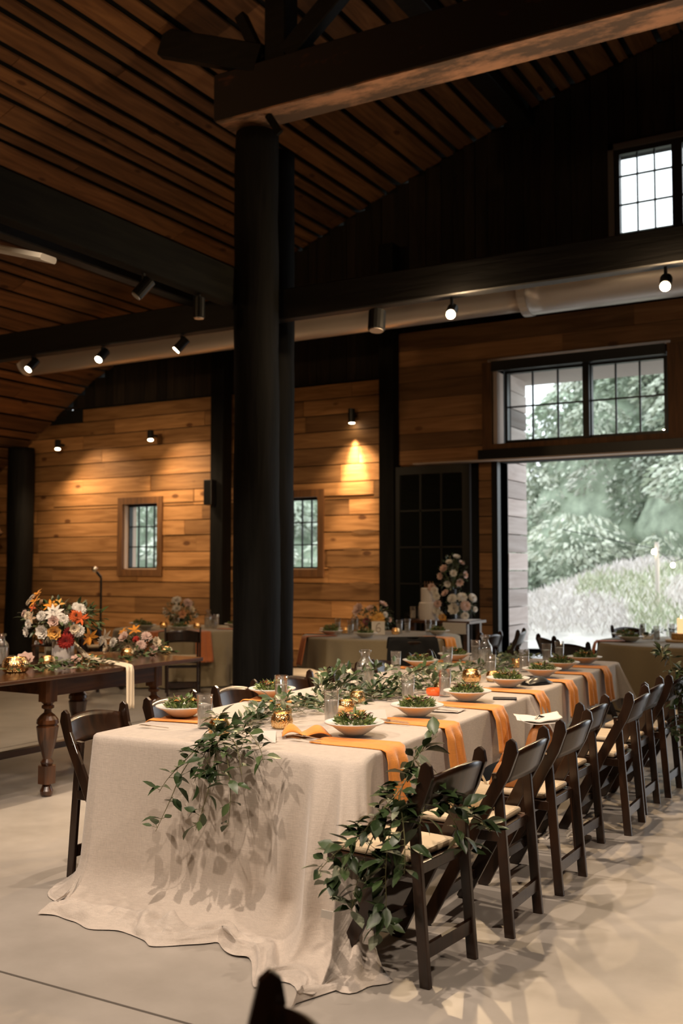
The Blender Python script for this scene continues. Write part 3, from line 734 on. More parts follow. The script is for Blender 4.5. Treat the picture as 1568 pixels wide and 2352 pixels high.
dup(ch0,(-1.13,1.27,0),math.radians(-138),'blurred dark chair top in the foreground at the bottom edge')

# ---------------------------------------------------------------- table ware
def make_bowl():
    r = empty('salad_bowl')
    m = M(); m.lathe([(.055,0),(.06,.004),(.075,.012),(.112,.036),(.142,.046),(.148,.050),(.147,.054),(.138,.053),(.108,.044),(.075,.022),(.0,.016)],36)
    o = m.build('salad_bowl', MT['ceramic'], smooth=True); bpy.data.objects.remove(r); return o
def make_salad(sd):
    rg = random.Random(sd); g = M()
    for i in range(280):
        a = rg.uniform(0,2*PI); q = .082*math.sqrt(rg.random()); z = .028+rg.random()*.040*(1-(q/.085)**2)+rg.uniform(-.004,.012)
        d = Vector((cos(a+rg.uniform(-1,1)),sin(a+rg.uniform(-1,1)),rg.uniform(.05,1.0)))
        c = rg.choice([(.16,.22,.05),(.22,.27,.08),(.08,.13,.03),(.32,.34,.16),(.12,.18,.05)])
        g.leaf((q*cos(a),q*sin(a),z),d,(rg.uniform(-1,1),rg.uniform(-1,1),1),rg.uniform(.02,.045),rg.uniform(.008,.018),.4,rg.uniform(-.3,.3),c)
    o = g.build('salad', MT['leafm'])
    rd = M()
    for i in range(26):
        a = rg.uniform(0,2*PI); q = .075*math.sqrt(rg.random())
        rd.leaf((q*cos(a),q*sin(a),.055+rg.uniform(0,.02)),(cos(a*3),sin(a*3),.4),(0,0,1),rg.uniform(.018,.035),.016,.5,.3,rg.choice([(.13,.02,.02),(.18,.04,.03),(.09,.015,.015)]))
    rd.build('radicchio', MT['leafm'], o)
    og = M()
    for i in range(7):
        a = rg.uniform(0,2*PI); q = .06*math.sqrt(rg.random()); c = Vector((q*cos(a),q*sin(a),.068))
        og.leaf(c,(cos(a*2),sin(a*2),.1),(0,0,1),.03,.018,.5,.1,rg.choice([(.75,.25,.04),(.8,.4,.08)]))
    og.build('orange_slice', MT['petal'], o)
    return o
bowl0 = make_bowl(); salads = [make_salad(s) for s in (1,2,3)]
bowls = [(-3.62,4.55,'left side, nearest the camera'),(-3.65,5.49,'left side, second from the near end'),(-3.70,7.80,'left side, beyond the glass bottle'),(-3.70,8.51,'left side, farthest away'),
 (-2.50,4.50,'right side, nearest the camera'),(-2.51,5.24,'right side, second from the near end'),(-2.52,5.99,'right side, third from the near end'),
 (-2.57,6.84,'right side, fourth, beside the black bag'),(-2.58,7.59,'right side, fifth from the near end'),(-2.62,8.19,'right side, sixth from the near end'),(-2.60,8.78,'right side, at the far corner')]
BZ = TZ+.012
def napkin(u0, vc, side=1, drop=.2, w0=.15, w1=.20, label='', start=.42, sd=0, mat='napkin'):
    # folded cloth strip lying across the table and over its edge
    m = M(); NL, NW = 40, 18; total = start+drop
    def fn(a,b):
        s = a*total; ww = w0+(w1-w0)*a; v = vc + (b-.5)*ww
        e = HW+.02
        if s < start: u = e-start+s; z = TZ+.006+.0035*sin(b*9+sd)*(1 if s > .02 else 0)
        else:
            q = s-start; u = e+.012+.02*min(1,q/.05)+.012*sin(b*13+sd)*min(1,q/.06)+q*.10; z = TZ-.004-q + .006*(1-min(1,q/.02))
        v += .012*sin(s*14+sd)*a
        p = T(side*u, v, z); return tuple(p)
    m.grid(fn,NL,NW); c = T(side*(HW-.1),vc,TZ); m.v = [(p[0]-c.x,p[1]-c.y,p[2]-c.z) for p in m.v]
    o = m.build('napkin', MT[mat], smooth=True, solid=.004); o.location = c
    return tag(o, label, 'napkin', 'orange napkins on the long table')
for i,(x,y,where) in enumerate(bowls):
    b = bowl0 if i == 0 else dup(bowl0,(0,0,0),0)
    b.location = (x,y,BZ); b.rotation_euler[2] = i*1.1; b.scale = (1.02,1.02,1.15)
    tag(b,'cream stoneware bowl, %s'%where,'bowl','salad bowls on the long table')
    s = salads[i] if i < 3 else dup(salads[i%3],(0,0,0),0)
    s.location = (x,y,BZ+.006); s.rotation_euler = (0,0,i*2.3); s.scale = (1.05,1.05,1.25)
    tag(s,'mixed green salad in the bowl, %s'%where,'salad','salads on the long table')
    u,v = tinv(x,y); side = 1 if u > 0 else -1
    napkin(u, v-(.20 if side > 0 else .05), side, [.26,.24,.24,.24,.25,.24,.24,.24,.24,.23,.26][i] if side > 0 else .12, .17, .235,
           'burnt orange napkin under the bowl on the %s'%where, .40 if side > 0 else .38, i)
# loose folded loop of the nearest napkin
m = M()
def lp_(a,b):
    t = a*2*PI*.8+.3; return ((a-.5)*.24+.03*b, (b-.5)*(.10+.09*a)+.02*sin(6*a), .004+.058*abs(sin(PI*(1.9*a+.08)))*(1-.55*abs(2*b-1)**1.5)*(1-.25*a))
m.grid(lp_,24,8); o = m.build('napkin_fold', MT['napkin'], smooth=True, solid=.003); o.location = (-2.72,4.36,TZ+.004); o.rotation_euler = (0,0,.9)
tag(o,'puffed orange napkin fold beside the nearest right bowl','napkin','orange napkins on the long table')
def make_tumbler():
    m = M(); H = .175
    m.lathe([(0,0),(.034,0),(.036,.004),(.0425,H),(.040,H),(.0345,.014),(0,.014)],28); r = m.build('water_glass', MT['glass'], smooth=True)
    wm = M(); wm.lathe([(0,.0145),(.0338,.0145),(.0382,.122),(0,.122)],28); wm.build('water', MT['water'], r, smooth=False)
    rm = M(); rm.lathe([(.0405,H-.001),(.0435,H-.001),(.0432,H+.0025),(.0408,H+.0025),(.0405,H-.001)],28); rm.build('rim', MT['glass'], r, smooth=True)
    return r
gl0 = make_tumbler()
gls = [(-3.30,4.33,'nearest on the left, beside the first bowl'),(-3.47,5.32,'second on the left, in front of the third chair'),(-3.51,6.19,'behind leaves, left of the large bottle'),
 (-2.80,4.88,'behind the nearest right bowl, amber-lit'),(-2.81,5.74,'right side, behind the second bowl'),(-3.68,7.30,'left side, behind the large bottle'),(-3.52,7.95,'left side, between the two far bowls'),
 (-2.75,6.16,'right side, right of the red votive'),(-3.62,8.80,'left side, farthest away'),(-2.92,7.40,'middle right, behind the fourth bowl'),(-2.85,7.95,'right side, beyond the second bottle'),
 (-2.91,8.70,'right side, next to last'),(-2.90,9.02,'right side, farthest, against the doorway')]
for i,(x,y,where) in enumerate(gls):
    g = gl0 if i == 0 else dup(gl0,(0,0,0),0)
    g.location = (x,y,TZ); g.rotation_euler = (0,0,i*.7)
    tag(g,'tall glass of water, %s'%where,'glass','water glasses on the long table')
def make_bottle():
    m = M(); m.lathe([(0,0),(.058,0),(.062,.008),(.062,.17),(.055,.20),(.036,.222),(.030,.235),(.030,.262),(.040,.266),(.042,.282),(.036,.288),(.028,.284),(.027,.235),(.05,.195),(.057,.165),(.057,.02),(0,.018)],32)
    r = m.build('glass_bottle', MT['glass'], smooth=True)
    wm = M(); wm.lathe([(0,.019),(.056,.021),(.056,.165),(.0,.165)],32); wm.build('water', MT['water'], r); return r
bt0 = make_bottle(); bt0.location = (-3.31,6.11,TZ)
tag(bt0,'large clear glass bottle of water in the middle of the long table','bottle','glass bottles')
dup(bt0,(-3.18,7.94,TZ),0,'second clear glass bottle farther down the long table','glass bottles')
def make_votive():
    m = M(); m.lathe([(0,0),(.040,0),(.052,.012),(.056,.035),(.052,.062),(.043,.076),(.043,.080),(.040,.080),(.041,.074),(.049,.060),(.053,.035),(.049,.014),(0,.006)],28)
    r = m.build('votive_holder', MT['mercury'], smooth=True)
    c = M(); c.lathe([(0,.008),(.036,.008),(.036,.040),(0,.040)],18); c.build('candle', MT['wax'], r)
    f = M(); f.lathe([(0,.041),(.004,.046),(.005,.053),(.002,.062),(0,.068)],8); f.build('flame', MT['flame'], r, smooth=True)
    return r
vt0 = make_votive()
vts = [(-3.11,4.20,'nearest the camera, wrapped by trailing leaves',1.0),(-2.95,4.53,'round, alone in the open near the front',1.05),(-2.93,5.18,'behind the amber-lit water glass',1.0),(-3.16,4.86,'behind the open front votive, half under leaves',.95),
 (-3.10,5.62,'in the middle garland before the large bottle',.9),(-2.84,6.32,'just left of the red votive',.9),(-2.92,7.02,'wide, in the garland past the red votive',1.25),(-2.80,7.15,'lower one beside the wide votive',1.0),(-3.02,8.25,'in the far garland past the second bottle',1.0)]
for i,(x,y,where,sc) in enumerate(vts):
    v = vt0 if i == 0 else dup(vt0,(0,0,0),0)
    v.location = (x,y,TZ); v.scale = (sc,sc,sc*.95); v.rotation_euler = (0,0,i)
    tag(v,'lit gold mercury glass votive, %s'%where,'candle holder','gold votives on the long table')
m = M(); m.lathe([(0,0),(.034,0),(.046,.01),(.048,.03),(.044,.045),(.040,.045),(.043,.03),(.040,.012),(0,.008)],24)
o = m.build('red_votive', simple('amber_red_glass',(.75,.10,.02),.1,0,.6,emit=(1,.15,.02),es=.35), smooth=True); o.location = (-2.84,6.20,TZ); o.scale = (1.2,1.2,1)
tag(o,'low red amber glass votive in the middle of the long table','candle holder')
# wood slice with little pumpkins and a block
m = M(); m.lathe([(0,0),(.12,0),(.125,.006),(.12,.013),(0,.013)],30,wob=lambda a,z:.05*sin(3*a+1)); o = m.build('wooden_slice', simple('pale_wood_slice',(.62,.42,.22),.7,var=.1)); o.location = (-2.83,4.98,TZ+.001)
tag(o,'pale round wooden slice under the amber-lit glass area','wood slice')
gl4 = [g for g in bpy.data.objects if g.get('label','').startswith('tall glass of water, behind the nearest right')][0]; gl4.location.z = TZ; gl4.location.x -= .02; gl4.location.y -= .06
o.location = (-2.84,5.10,TZ+.001)
def pumpkin(x,y,sc,lab):
    m = M(); m.lathe([(.001,0),(.03,.002),(.042,.018),(.04,.036),(.02,.046),(.004,.042)],40,wob=lambda a,z:.07*cos(8*a)); r = m.build('mini_pumpkin', simple('pale_orange_rind',(.72,.45,.20),.6), smooth=True)
    s_ = M(); s_.tube([(0,0,.042),(.003,.002,.055),(.008,.004,.062)],[.005,.004,.003],6); s_.build('stem', MT['stem'], r); r.location = (x,y,TZ+.015); r.scale = (sc,)*3
    return tag(r,lab,'pumpkin')
pumpkin(-2.90,5.03,1.0,'small pale orange pumpkin left of the amber-lit glass')
m = M(); m.box((-.04,-.025,0),(.04,.025,.025)); o = m.build('honeycomb_block', simple('honeycomb_amber',(.62,.26,.05),.5,0,.5,.5,120,.4,300)); o.location = (-2.76,5.07,TZ+.015); o.rotation_euler = (0,0,.5)
tag(o,'small amber honeycomb block on the wooden slice','honeycomb')
# place cards, cutlery, phone, bag, cards
def tent(x,y,rz,lab,s=1):
    m = M(); h = .045*s; m.add([(-.05*s,-.028*s,0),(.05*s,-.028*s,0),(.05*s,0,h),(-.05*s,0,h),(-.05*s,.028*s,0),(.05*s,.028*s,0)],[(0,1,2,3),(3,2,5,4)])
    o = m.build('place_card', MT['paper'], solid=.001); o.location = (x,y,TZ+.003); o.rotation_euler = (0,0,rz); return tag(o,lab,'place card','cream tent place cards')
tent(-2.79,4.13,.5,'folded cream place card left of the nearest right napkin',1.15)
tent(-2.66,5.02,.9,'cream place card standing by the second right bowl',1.2); tent(-2.68,6.35,.5,'cream place card behind the third right bowl',1.3)
tent(-3.02,5.30,2.2,'cream card leaning in the leaves left of the amber-lit glass',1.3); tent(-2.72,7.25,.6,'small white place card behind the fourth right bowl')
def fork():
    m = M(); m.bar((-.10,0,.004),(.02,0,.007),.007,.003); m.box((.02,-.011,.005),(.042,.011,.008))
    for k in range(4): m.box((.042,-.011+k*.0062,.006),(.085,-.0076+k*.0062,.009))
    return m.build('fork', MT['silver'])
fk = fork()
fp = [(-2.62,4.22,1.45,'silver fork left of the nearest right bowl, closest to camera'),(-2.65,4.30,1.35,'silver fork tucked against the puffed napkin fold'),(-2.50,4.93,1.5,'silver fork by the second right bowl, outer one'),(-2.53,4.98,1.45,'silver fork by the second right bowl, inner one'),
      (-2.47,5.50,1.5,'silver fork just beyond the second right bowl'),(-3.52,4.18,1.6,'silver fork near the near left bowl'),(-2.46,5.62,1.5,'silver fork lying on the white napkin beyond the second right bowl')]
for i,(x,y,a,l) in enumerate(fp):
    o = fk if i == 0 else dup(fk,(0,0,0),0); o.location = (x,y,TZ+.008); o.rotation_euler = (0,0,a-PI/2+PI); tag(o,l,'fork','silver forks on the long table')
m = M(); m.box((-.075,-.037,0),(.075,.037,.009)); o = m.build('phone', MT['blackleather'], bevel=.003); o.location = (-2.36,6.22,TZ+.003); o.rotation_euler = (0,0,.35)
tag(o,'black smartphone lying at the right edge beyond the third bowl','phone')
m = M(); m.grid(lambda a,b:((a-.5)*.26,(b-.5)*.15*(1-.4*(2*a-1)**2),.004+.045*(1-(2*a-1)**2)*(1-(2*b-1)**2)+.006*noise.noise((a*5,b*5,1))),20,12)
m.v = [(x,y,max(0,z)) for x,y,z in m.v]; bgm = m.build('evening_bag', MT['blackleather'], smooth=True, solid=.008); bgm.location = (-2.47,7.14,TZ+.006); bgm.rotation_euler = (0,0,1.2)
m = M(); m.tube([(-.12,0,.02),(-.16,.03,.05),(-.1,.05,.055),(0,.03,.05)],.004,6); m.build('strap', MT['blackleather'], bgm)
tag(bgm,'small black evening bag between the fourth and fifth right bowls','bag')
m = M(); m.grid(lambda a,b:((a-.5)*.26,(b-.5)*.16,.004+.006*noise.noise((a*4,b*4,3))),14,10); o = m.build('napkin_white', MT['linen_white'], smooth=True, solid=.003); o.location = (-2.50,5.54,TZ+.004); o.rotation_euler = (0,0,.1)
tag(o,'white paper sheet lying between the second and third right bowls','paper')

# ---------------------------------------------------------------- greenery
GREENS = [(.035,.062,.02),(.048,.082,.026),(.028,.05,.016),(.075,.11,.04),(.13,.16,.08),(.26,.28,.19)]
def vine(name, paths, label, L_=.07, dens=22, sd=0, group=None, spread=.6, floor=None, wts=(5,5,5,3,2,1), cat='greenery', upb=.3):
    rg = random.Random(sd); st = M(); lf = M(); o0 = Vector(paths[0][0])
    for path in paths:
        P = [Vector(p)-o0 for p in path]; q = []
        for i in range(len(P)-1):
            p0 = P[max(i-1,0)]; p1 = P[i]; p2 = P[i+1]; p3 = P[min(i+2,len(P)-1)]
            for k in range(6):
                t = k/6; q.append(.5*((2*p1)+(p2-p0)*t+(2*p0-5*p1+4*p2-p3)*t*t+(3*p1-p0-3*p2+p3)*t**3))
        q.append(P[-1])
        st.tube(q,[.0028*(1-.6*i/len(q)) for i in range(len(q))],5)
        tot = sum((b-a).length for a,b in zip(q,q[1:])); n = max(3,int(tot*dens)); 
        for i in range(n):
            x = (i+rg.random()*.7)/n*(len(q)-1); k = min(int(x),len(q)-2); p = q[k].lerp(q[k+1],x-k); d = (q[k+1]-q[k]).normalized()
            for s in ((-1,1) if rg.random() < .7 else (rg.choice((-1,1)),)):
                rnd = Vector((rg.uniform(-1,1),rg.uniform(-1,1),rg.uniform(-.6,1)+upb)); sd_ = d.cross(Vector((rg.uniform(-.4,.4),rg.uniform(-.4,.4),1)))
                if sd_.length < .1: sd_ = Vector((1,0,0))
                dr = (d*.5 + sd_.normalized()*s*.9*spread + rnd*.6).normalized()
                pe = p + dr*rg.uniform(.008,.03); ll = L_*rg.uniform(.6,1.15)
                if floor is not None:
                    if (pe.z+o0.z) < floor: pe.z = floor-o0.z+.003
                    if (pe+dr*ll).z+o0.z < floor+.003: dr.z = abs(dr.z)*.4
                st.tube([p,pe],.0012,4,False)
                lf.leaf(pe,dr,(rg.uniform(-.6,.6),rg.uniform(-.6,.6),1),ll,ll*rg.uniform(.48,.64),rg.uniform(.1,.4),rg.uniform(0,.5) if floor is None else .1,rg.choices(GREENS,wts)[0])
    r = st.build(name, MT['stem']); r.location = o0; lf.build('leaves', MT['leafm'], r, smooth=True)
    return tag(r,label,cat,group)
def tp(u,v,z=0): p = T(u,v,TZ+z); return (p.x,p.y,p.z)
rg = random.Random(9)
GG = 'greenery garland down the middle of the long table'
# trailing sprigs over the near end
vine('trailing_vine',[[(-3.05,4.25,.80),(-2.98,4.05,.82),(-2.90,3.86,.80),(-2.88,3.80,.72),(-2.86,3.78,.64)],
 [(-3.0,4.1,.80),(-2.95,3.87,.79),(-3.02,3.80,.70),(-3.10,3.79,.62),(-3.16,3.80,.55)],[(-2.98,3.9,.78),(-3.02,3.80,.66),(-3.08,3.78,.52),(-3.17,3.79,.37)],
 [(-2.9,3.9,.79),(-2.84,3.79,.68),(-2.86,3.76,.55),(-2.92,3.77,.41)],[(-2.86,3.9,.79),(-2.76,3.80,.70),(-2.72,3.76,.57),(-2.74,3.77,.45)],[(-2.9,4.1,.80),(-2.76,3.95,.84),(-2.62,3.84,.80),(-2.57,3.80,.74)],
 [(-2.92,3.95,.80),(-2.86,3.84,.76),(-2.80,3.78,.66)],[(-2.96,3.95,.80),(-2.92,3.83,.74),(-2.94,3.78,.62)],[(-2.85,3.95,.80),(-2.74,3.84,.78),(-2.68,3.79,.68)]],
 'leafy green vine trailing over the near end of the long table',.078,20,3,None,.75)
vine('trailing_vine',[[(-3.25,4.35,.79),(-3.12,4.22,.86),(-3.02,4.05,.85),(-2.93,3.92,.80),(-2.86,3.84,.76)],[(-3.05,4.25,.78),(-2.88,4.15,.84),(-2.80,4.0,.82),(-2.76,3.88,.76)]],
 'leafy sprig arching over the nearest gold votive',.075,22,5,None,.8)
segs = [(.50,1.35,'just behind the open front votive',38),(1.2,2.0,'left of the small pumpkins',44),(1.75,2.6,'around the large glass bottle',36),(2.4,3.2,'beside the red votive',34),(3.0,3.8,'around the wide gold votive',30),(3.7,4.5,'around the second bottle',30),(4.3,5.1,'at the far end of the table',28)]
for i,(a,b,where,dn) in enumerate(segs):
    ps = []
    for k in range(6 if i < 3 else 5):
        off = rg.uniform(-.2,.12)+(-.08 if i < 3 else 0); hh = rg.uniform(.02,.11) if i not in (1,2) else rg.uniform(.01,.06)
        ps.append([tp(off+rg.uniform(-.06,.06),a+rg.uniform(0,.15),.015),tp(off+rg.uniform(-.12,.12),a+(b-a)*.33,hh),tp(off+rg.uniform(-.15,.15),a+(b-a)*.66,hh*.9),tp(off+rg.uniform(-.22,.22),b,rg.uniform(.01,.07))])
    vine('garland',ps,'green leafy garland section %s'%where,.066,dn*.46,20+i,GG,.9,TZ+.004)
# upright clumps seen left of and around the bottle
vine('leaf_clump',[[tp(-.42,1.75,.02),tp(-.38,1.85,.12),tp(-.33,1.95,.19)],[tp(-.40,1.8,.02),tp(-.30,1.8,.10),tp(-.24,1.85,.16)],[tp(-.45,1.9,.02),tp(-.48,1.95,.10),tp(-.50,2.05,.15)],[tp(-.35,1.8,.02),tp(-.25,2.0,.13),tp(-.15,2.1,.17)]],
 'tall dark leafy clump left of the large glass bottle',.07,60,41,GG,.9,TZ+.004)
vine('leaf_clump',[[tp(-.12,1.9,.02),tp(-.08,2.0,.12),tp(-.02,2.1,.2)],[tp(-.1,1.9,.02),tp(.02,1.95,.1),tp(.08,2.0,.14)],[tp(0,2.0,.02),tp(.05,2.15,.12),tp(.1,2.25,.17)]],
 'leafy clump right of the large glass bottle',.065,55,42,GG,.9,TZ+.004)
vine('leaf_clump',[[tp(.15,2.35,.02),tp(.14,2.45,.12),tp(.10,2.55,.20)],[tp(.17,2.4,.02),tp(.1,2.4,.1),tp(.05,2.4,.16)]],'single upright leafy sprig left of the red votive',.08,30,43,GG,.8,TZ+.004)
# vines over the nearest right chair
vine('chair_garland',[[(-1.78,3.72,.88),(-1.80,3.64,.76),(-1.84,3.55,.68),(-1.92,3.52,.58),(-1.98,3.48,.47),(-2.02,3.46,.38)],
 [(-1.80,3.63,.76),(-1.82,3.56,.60),(-1.82,3.52,.45),(-1.82,3.52,.30),(-1.88,3.56,.2)],[(-1.78,3.70,.84),(-1.68,3.72,.72),(-1.62,3.76,.65),(-1.60,3.93,.58),(-1.62,4.08,.50)],
 [(-1.70,3.7,.74),(-1.62,3.73,.60),(-1.60,3.78,.49)],[(-1.80,3.6,.72),(-1.74,3.52,.58),(-1.72,3.48,.46)],[(-1.84,3.6,.68),(-1.90,3.56,.55),(-1.94,3.53,.42),(-1.96,3.50,.28)],
 [(-1.92,3.52,.58),(-2.0,3.46,.51),(-2.06,3.43,.44)],[(-1.79,3.72,.84),(-1.75,3.74,.90),(-1.72,3.78,.93)],[(-1.76,3.70,.82),(-1.70,3.62,.72),(-1.70,3.56,.62)]],
 'lush green vine garland hung over the nearest right chair',.088,46,51,None,.9,None,(6,5,6,2,1,1))
vine('chair_garland',[[(-1.62,7.55,.98),(-1.58,7.5,.80),(-1.55,7.45,.6),(-1.56,7.42,.42)],[(-1.60,7.6,.9),(-1.50,7.6,.7),(-1.48,7.55,.5),(-1.5,7.5,.34)],[(-1.7,7.7,.95),(-1.75,7.9,.98),(-1.8,8.1,.92)],[(-1.55,7.7,.8),(-1.45,7.7,.6),(-1.44,7.66,.4)]],
 'green garland hanging on the far right chairs at the photo edge',.07,55,52,None,.9,None,(6,5,6,1,0,0))
m = M(); m.box((-.022,-.001,-.015),(.022,.001,.015)); o = m.build('paper_tag', MT['paper']); o.location = (-1.95,3.30,.33); o.rotation_euler = (.1,.2,.5)
tag(o,'tiny white tag dangling in the vines by the nearest chair','tag')

# ---------------------------------------------------------------- bags and shoes
def hump(name,w_,d_,h_,mat,label,loc,rz,strap=None,cat='handbag'):
    m = M(); m.grid(lambda a,b:((a-.5)*w_,(b-.5)*d_*(1-.25*abs(2*a-1)),max(0,h_*(1-(2*a-1)**4)*(1-(2*b-1)**2)**.5+.01*noise.noise((a*6,b*6,h_*9)))),20,14)
    o = m.build(name, MT[mat], smooth=True, solid=.006); o.location = loc; o.rotation_euler = (0,0,rz)
    if strap:
        s_ = M(); s_.tube([(-w_*.3,0,h_*.8),(-w_*.2,0,h_+.03),(0,.02,h_+.045),(w_*.2,0,h_+.03),(w_*.3,0,h_*.8)],.006,8); s_.build('handle', MT[strap], o)
    return tag(o,label,cat)
hump('handbag',.26,.22,.11,'canvas','beige soft handbag on the second right chair seat',(-1.90,4.55,.486),.4,'canvas')
hump('handbag',.24,.12,.20,'leather','burnt orange leather handbag on the fourth right chair seat',(-2.0,5.86,.486),1.2,'blackleather')
hump('handbag',.22,.18,.12,'leather','wicker brown bag on the third right chair seat',(-1.90,5.10,.486),.2,'leather')
m = M(); m.grid(lambda a,b:((a-.5)*.26,(b-.5)*.17,.02*abs(2*a-1)+.012*noise.noise((a*3,b*3,2))),16,8); m.grid(lambda a,b:((a-.5)*.24+.01,(b-.5)*.16-.01,-.012+.03*(2*a-1)**2*(1-a)),16,8)
o = m.build('folded_program', MT['paper'], smooth=True, solid=.002); o.location = (-2.02,5.86,.712); o.rotation_euler = (.08,-.06,.5)
tag(o,'white open booklet lying on the orange handbag beside the table','booklet')
fl0 = empty('flip_flop',(-1.99,5.9,0),.5); m = M()
n = 20; pr = [(.13*cos(2*PI*k/n)+.01*cos(4*PI*k/n),.045*sin(2*PI*k/n)*(1+.15*cos(2*PI*k/n))) for k in range(n)]
m.add([(x,y,.001) for x,y in pr]+[(x,y,.018) for x,y in pr],[tuple(range(n))[::-1],tuple(range(n,2*n))]+[(k,(k+1)%n,n+(k+1)%n,n+k) for k in range(n)]); m.build('sole', MT['white'], fl0)
m = M(); m.tube([(-.01,-.043,.018),(.02,-.025,.045),(.06,0,.05),(.02,.025,.045),(-.01,.043,.018)],.006,6); m.tube([(.06,0,.05),(.075,0,.018)],.005,6); m.build('strap', MT['white'], fl0)
tag(fl0,'white flip flop on the floor under the right chairs, nearer one','shoe','white flip flops')
dup(fl0,(-1.90,6.02,0),.4,'white flip flop on the floor under the right chairs, farther one','white flip flops')

# ================================================================ FLOWERS
WHT=(.80,.74,.66); CRM=(.80,.66,.48); YEL=(.78,.42,.10); ORG=(.78,.30,.03); RED=(.45,.03,.02); PNK=(.72,.50,.42); TAN=(.62,.42,.26); RORG=(.70,.13,.03)
def flower(kind, c, n, r, col, rg, parent):
    m = M(); n = Vector(n).normalized(); a = n.cross(Vector((0.1,.2,1))).normalized(); b = n.cross(a)
    rings = {'rose':[(4,.35,1.25),(6,.6,.95),(7,.85,.6),(8,1.0,.25)],'dahlia':[(8,.4,1.2),(12,.6,.8),(16,.85,.45),(18,1.0,.1)],'lily':[(3,1.0,.5),(3,1.0,.35)],'puff':[(6,.3,1.3),(9,.5,1.0),(12,.65,.6),(14,.7,.2),(12,.65,-.2)],'daisy':[(10,1.0,.2),(5,.3,1.0)]}[kind]
    wd = {'rose':1.0,'dahlia':.38,'lily':.38,'puff':.7,'daisy':.35}[kind]
    for k,(cnt,q,el) in enumerate(rings):
        for i in range(cnt):
            t = 2*PI*(i+.5*(k%2)+rg.uniform(-.15,.15))/cnt; d = (a*cos(t)+b*sin(t))*cos(el)+n*sin(el)
            v = rg.uniform(.85,1.12); cc = tuple(min(1,x*v) for x in col)
            m.leaf(Vector(c)+(a*cos(t)+b*sin(t))*r*.06*k, d, n, r*q, r*q*wd, .35 if kind != 'lily' else .2, -.25 if kind == 'rose' else .25, cc)
    return m.build({'rose':'rose','dahlia':'dahlia','lily':'lily','puff':'mum_flower','daisy':'daisy'}[kind], MT['petal'], parent, smooth=True)
CAMZ = math.radians(29.77)
def arrangement(name, loc, fl, label, fol=(.25,.12,.16,.2), seed=0, nleaf=220, leafL=.06, cat='flower arrangement', rz=CAMZ, group=None, holder=None):
    """fl: (across, up, toward camera, kind, radius, colour); fol: foliage ellipsoid (rx, ry, rz, centre height)"""
    rg = random.Random(seed); root = empty(name, loc, rz)
    if holder: holder(root)
    lf = M(); st = M()
    for i in range(nleaf):
        v = Vector((rg.gauss(0,1),rg.gauss(0,1),rg.gauss(0,1))).normalized(); q = rg.uniform(.55,1.08)
        p = Vector((v.x*fol[0]*q, v.y*fol[1]*q, max(.006,fol[3]+v.z*fol[2]*q))); d = (v+Vector((rg.uniform(-.6,.6),rg.uniform(-.6,.6),rg.uniform(-.4,.5)))).normalized()
        if p.z < .02: d.z = abs(d.z)*.2
        lf.leaf(p,d,(rg.uniform(-.5,.5),rg.uniform(-.5,.5),1),leafL*rg.uniform(.6,1.2),leafL*rg.uniform(.3,.5),.25,.3 if p.z > .05 else 0,rg.choice(GREENS[:5]+[(.20,.20,.12)]))
        if i%5 == 0: st.tube([(0,0,max(.01,fol[3]-fol[2]*.8)),p],.0018,4,False)
    st.build('stems', MT['stem'], root); lf.build('foliage', MT['leafm'], root, smooth=True)
    for x,z,y,k,r,c in fl:
        cc = Vector((x,-y,z)); n = (cc-Vector((0,0,fol[3]-.02))); n.y -= .12; n.z += .03
        flower(k,cc,n,r,c,rg,root)
    return tag(root,label,cat,group)

# ================================================================ FARM TABLE (left)
FZ = .86
ft = empty('farm_table',(-5.83,5.82,0))
m = M(); m.box((-.57,-1.25,.828),(.57,1.06,.86)); m.build('tabletop', MT['farm'], ft, bevel=.008)
m = M(); m.box((-.46,-.50,.70),(.46,-.475,.828)); m.box((-.46,.62,.70),(.46,.645,.828)); m.box((.43,-.5,.70),(.455,.62,.828)); m.box((-.455,-.5,.70),(-.43,.62,.828)); m.build('apron', MT['farm'], ft)
LP = [(.03,0),(.042,.015),(.046,.04),(.032,.07),(.028,.09)]
LQ = [(.036,.215),(.046,.24),(.03,.262),(.034,.28),(.048,.33),(.066,.40),(.074,.46),(.078,.485),(.064,.497),(.078,.51),(.074,.535),(.05,.565),(.026,.585),(.025,.605),(.044,.615),(.044,.63),(.03,.64),(.05,.66)]
for a,b in ((.41,-.52),(.41,.62),(-.41,-.52),(-.41,.62)):
    m = M(); m.lathe(LP,20,(a,b,0)); m.lathe(LQ,20,(a,b,0))
    for z0,z1,w_ in ((.09,.215,.052),(.66,.828,.055)):
        c_ = .02; pr = [(w_,w_-c_),(w_-c_,w_),(-w_+c_,w_),(-w_,w_-c_),(-w_,-w_+c_),(-w_+c_,-w_),(w_-c_,-w_),(w_,-w_+c_)]
        m.add([(a+x,b+y,z0) for x,y in pr]+[(a+x,b+y,z1) for x,y in pr],[tuple(range(8))[::-1],tuple(range(8,16))]+[(k,(k+1)%8,8+(k+1)%8,8+k) for k in range(8)])
    m.build('leg', MT['farmleg'], ft)
m = M(); m.box((-.44,-.5,.13),(-.38,.6,.18)); m.build('stretcher', MT['farm'], ft)
tag(ft,'dark walnut farm table with turned legs at the left edge','table')
m = M(); m.box((-.45,-.5,0),(.45,.45,.74)); o = m.build('draped_stand', MT['linen'], bevel=.04); o.location = (-7.55,5.45,0)
tag(o,'beige cloth draped stand behind the farm table legs','draped stand')
def white_vase(root):
    m = M(); m.lathe([(0,0),(.082,0),(.086,.006),(.086,.168),(.083,.175),(.078,.172),(.078,.02),(0,.02)],32); m.build('vase', MT['ceramic_white'], root, smooth=True)
S_ = 1/290
B = lambda px,py,yy,k,r,c: ((px-144)*S_,(1520-py)*S_,yy,k,r,c)
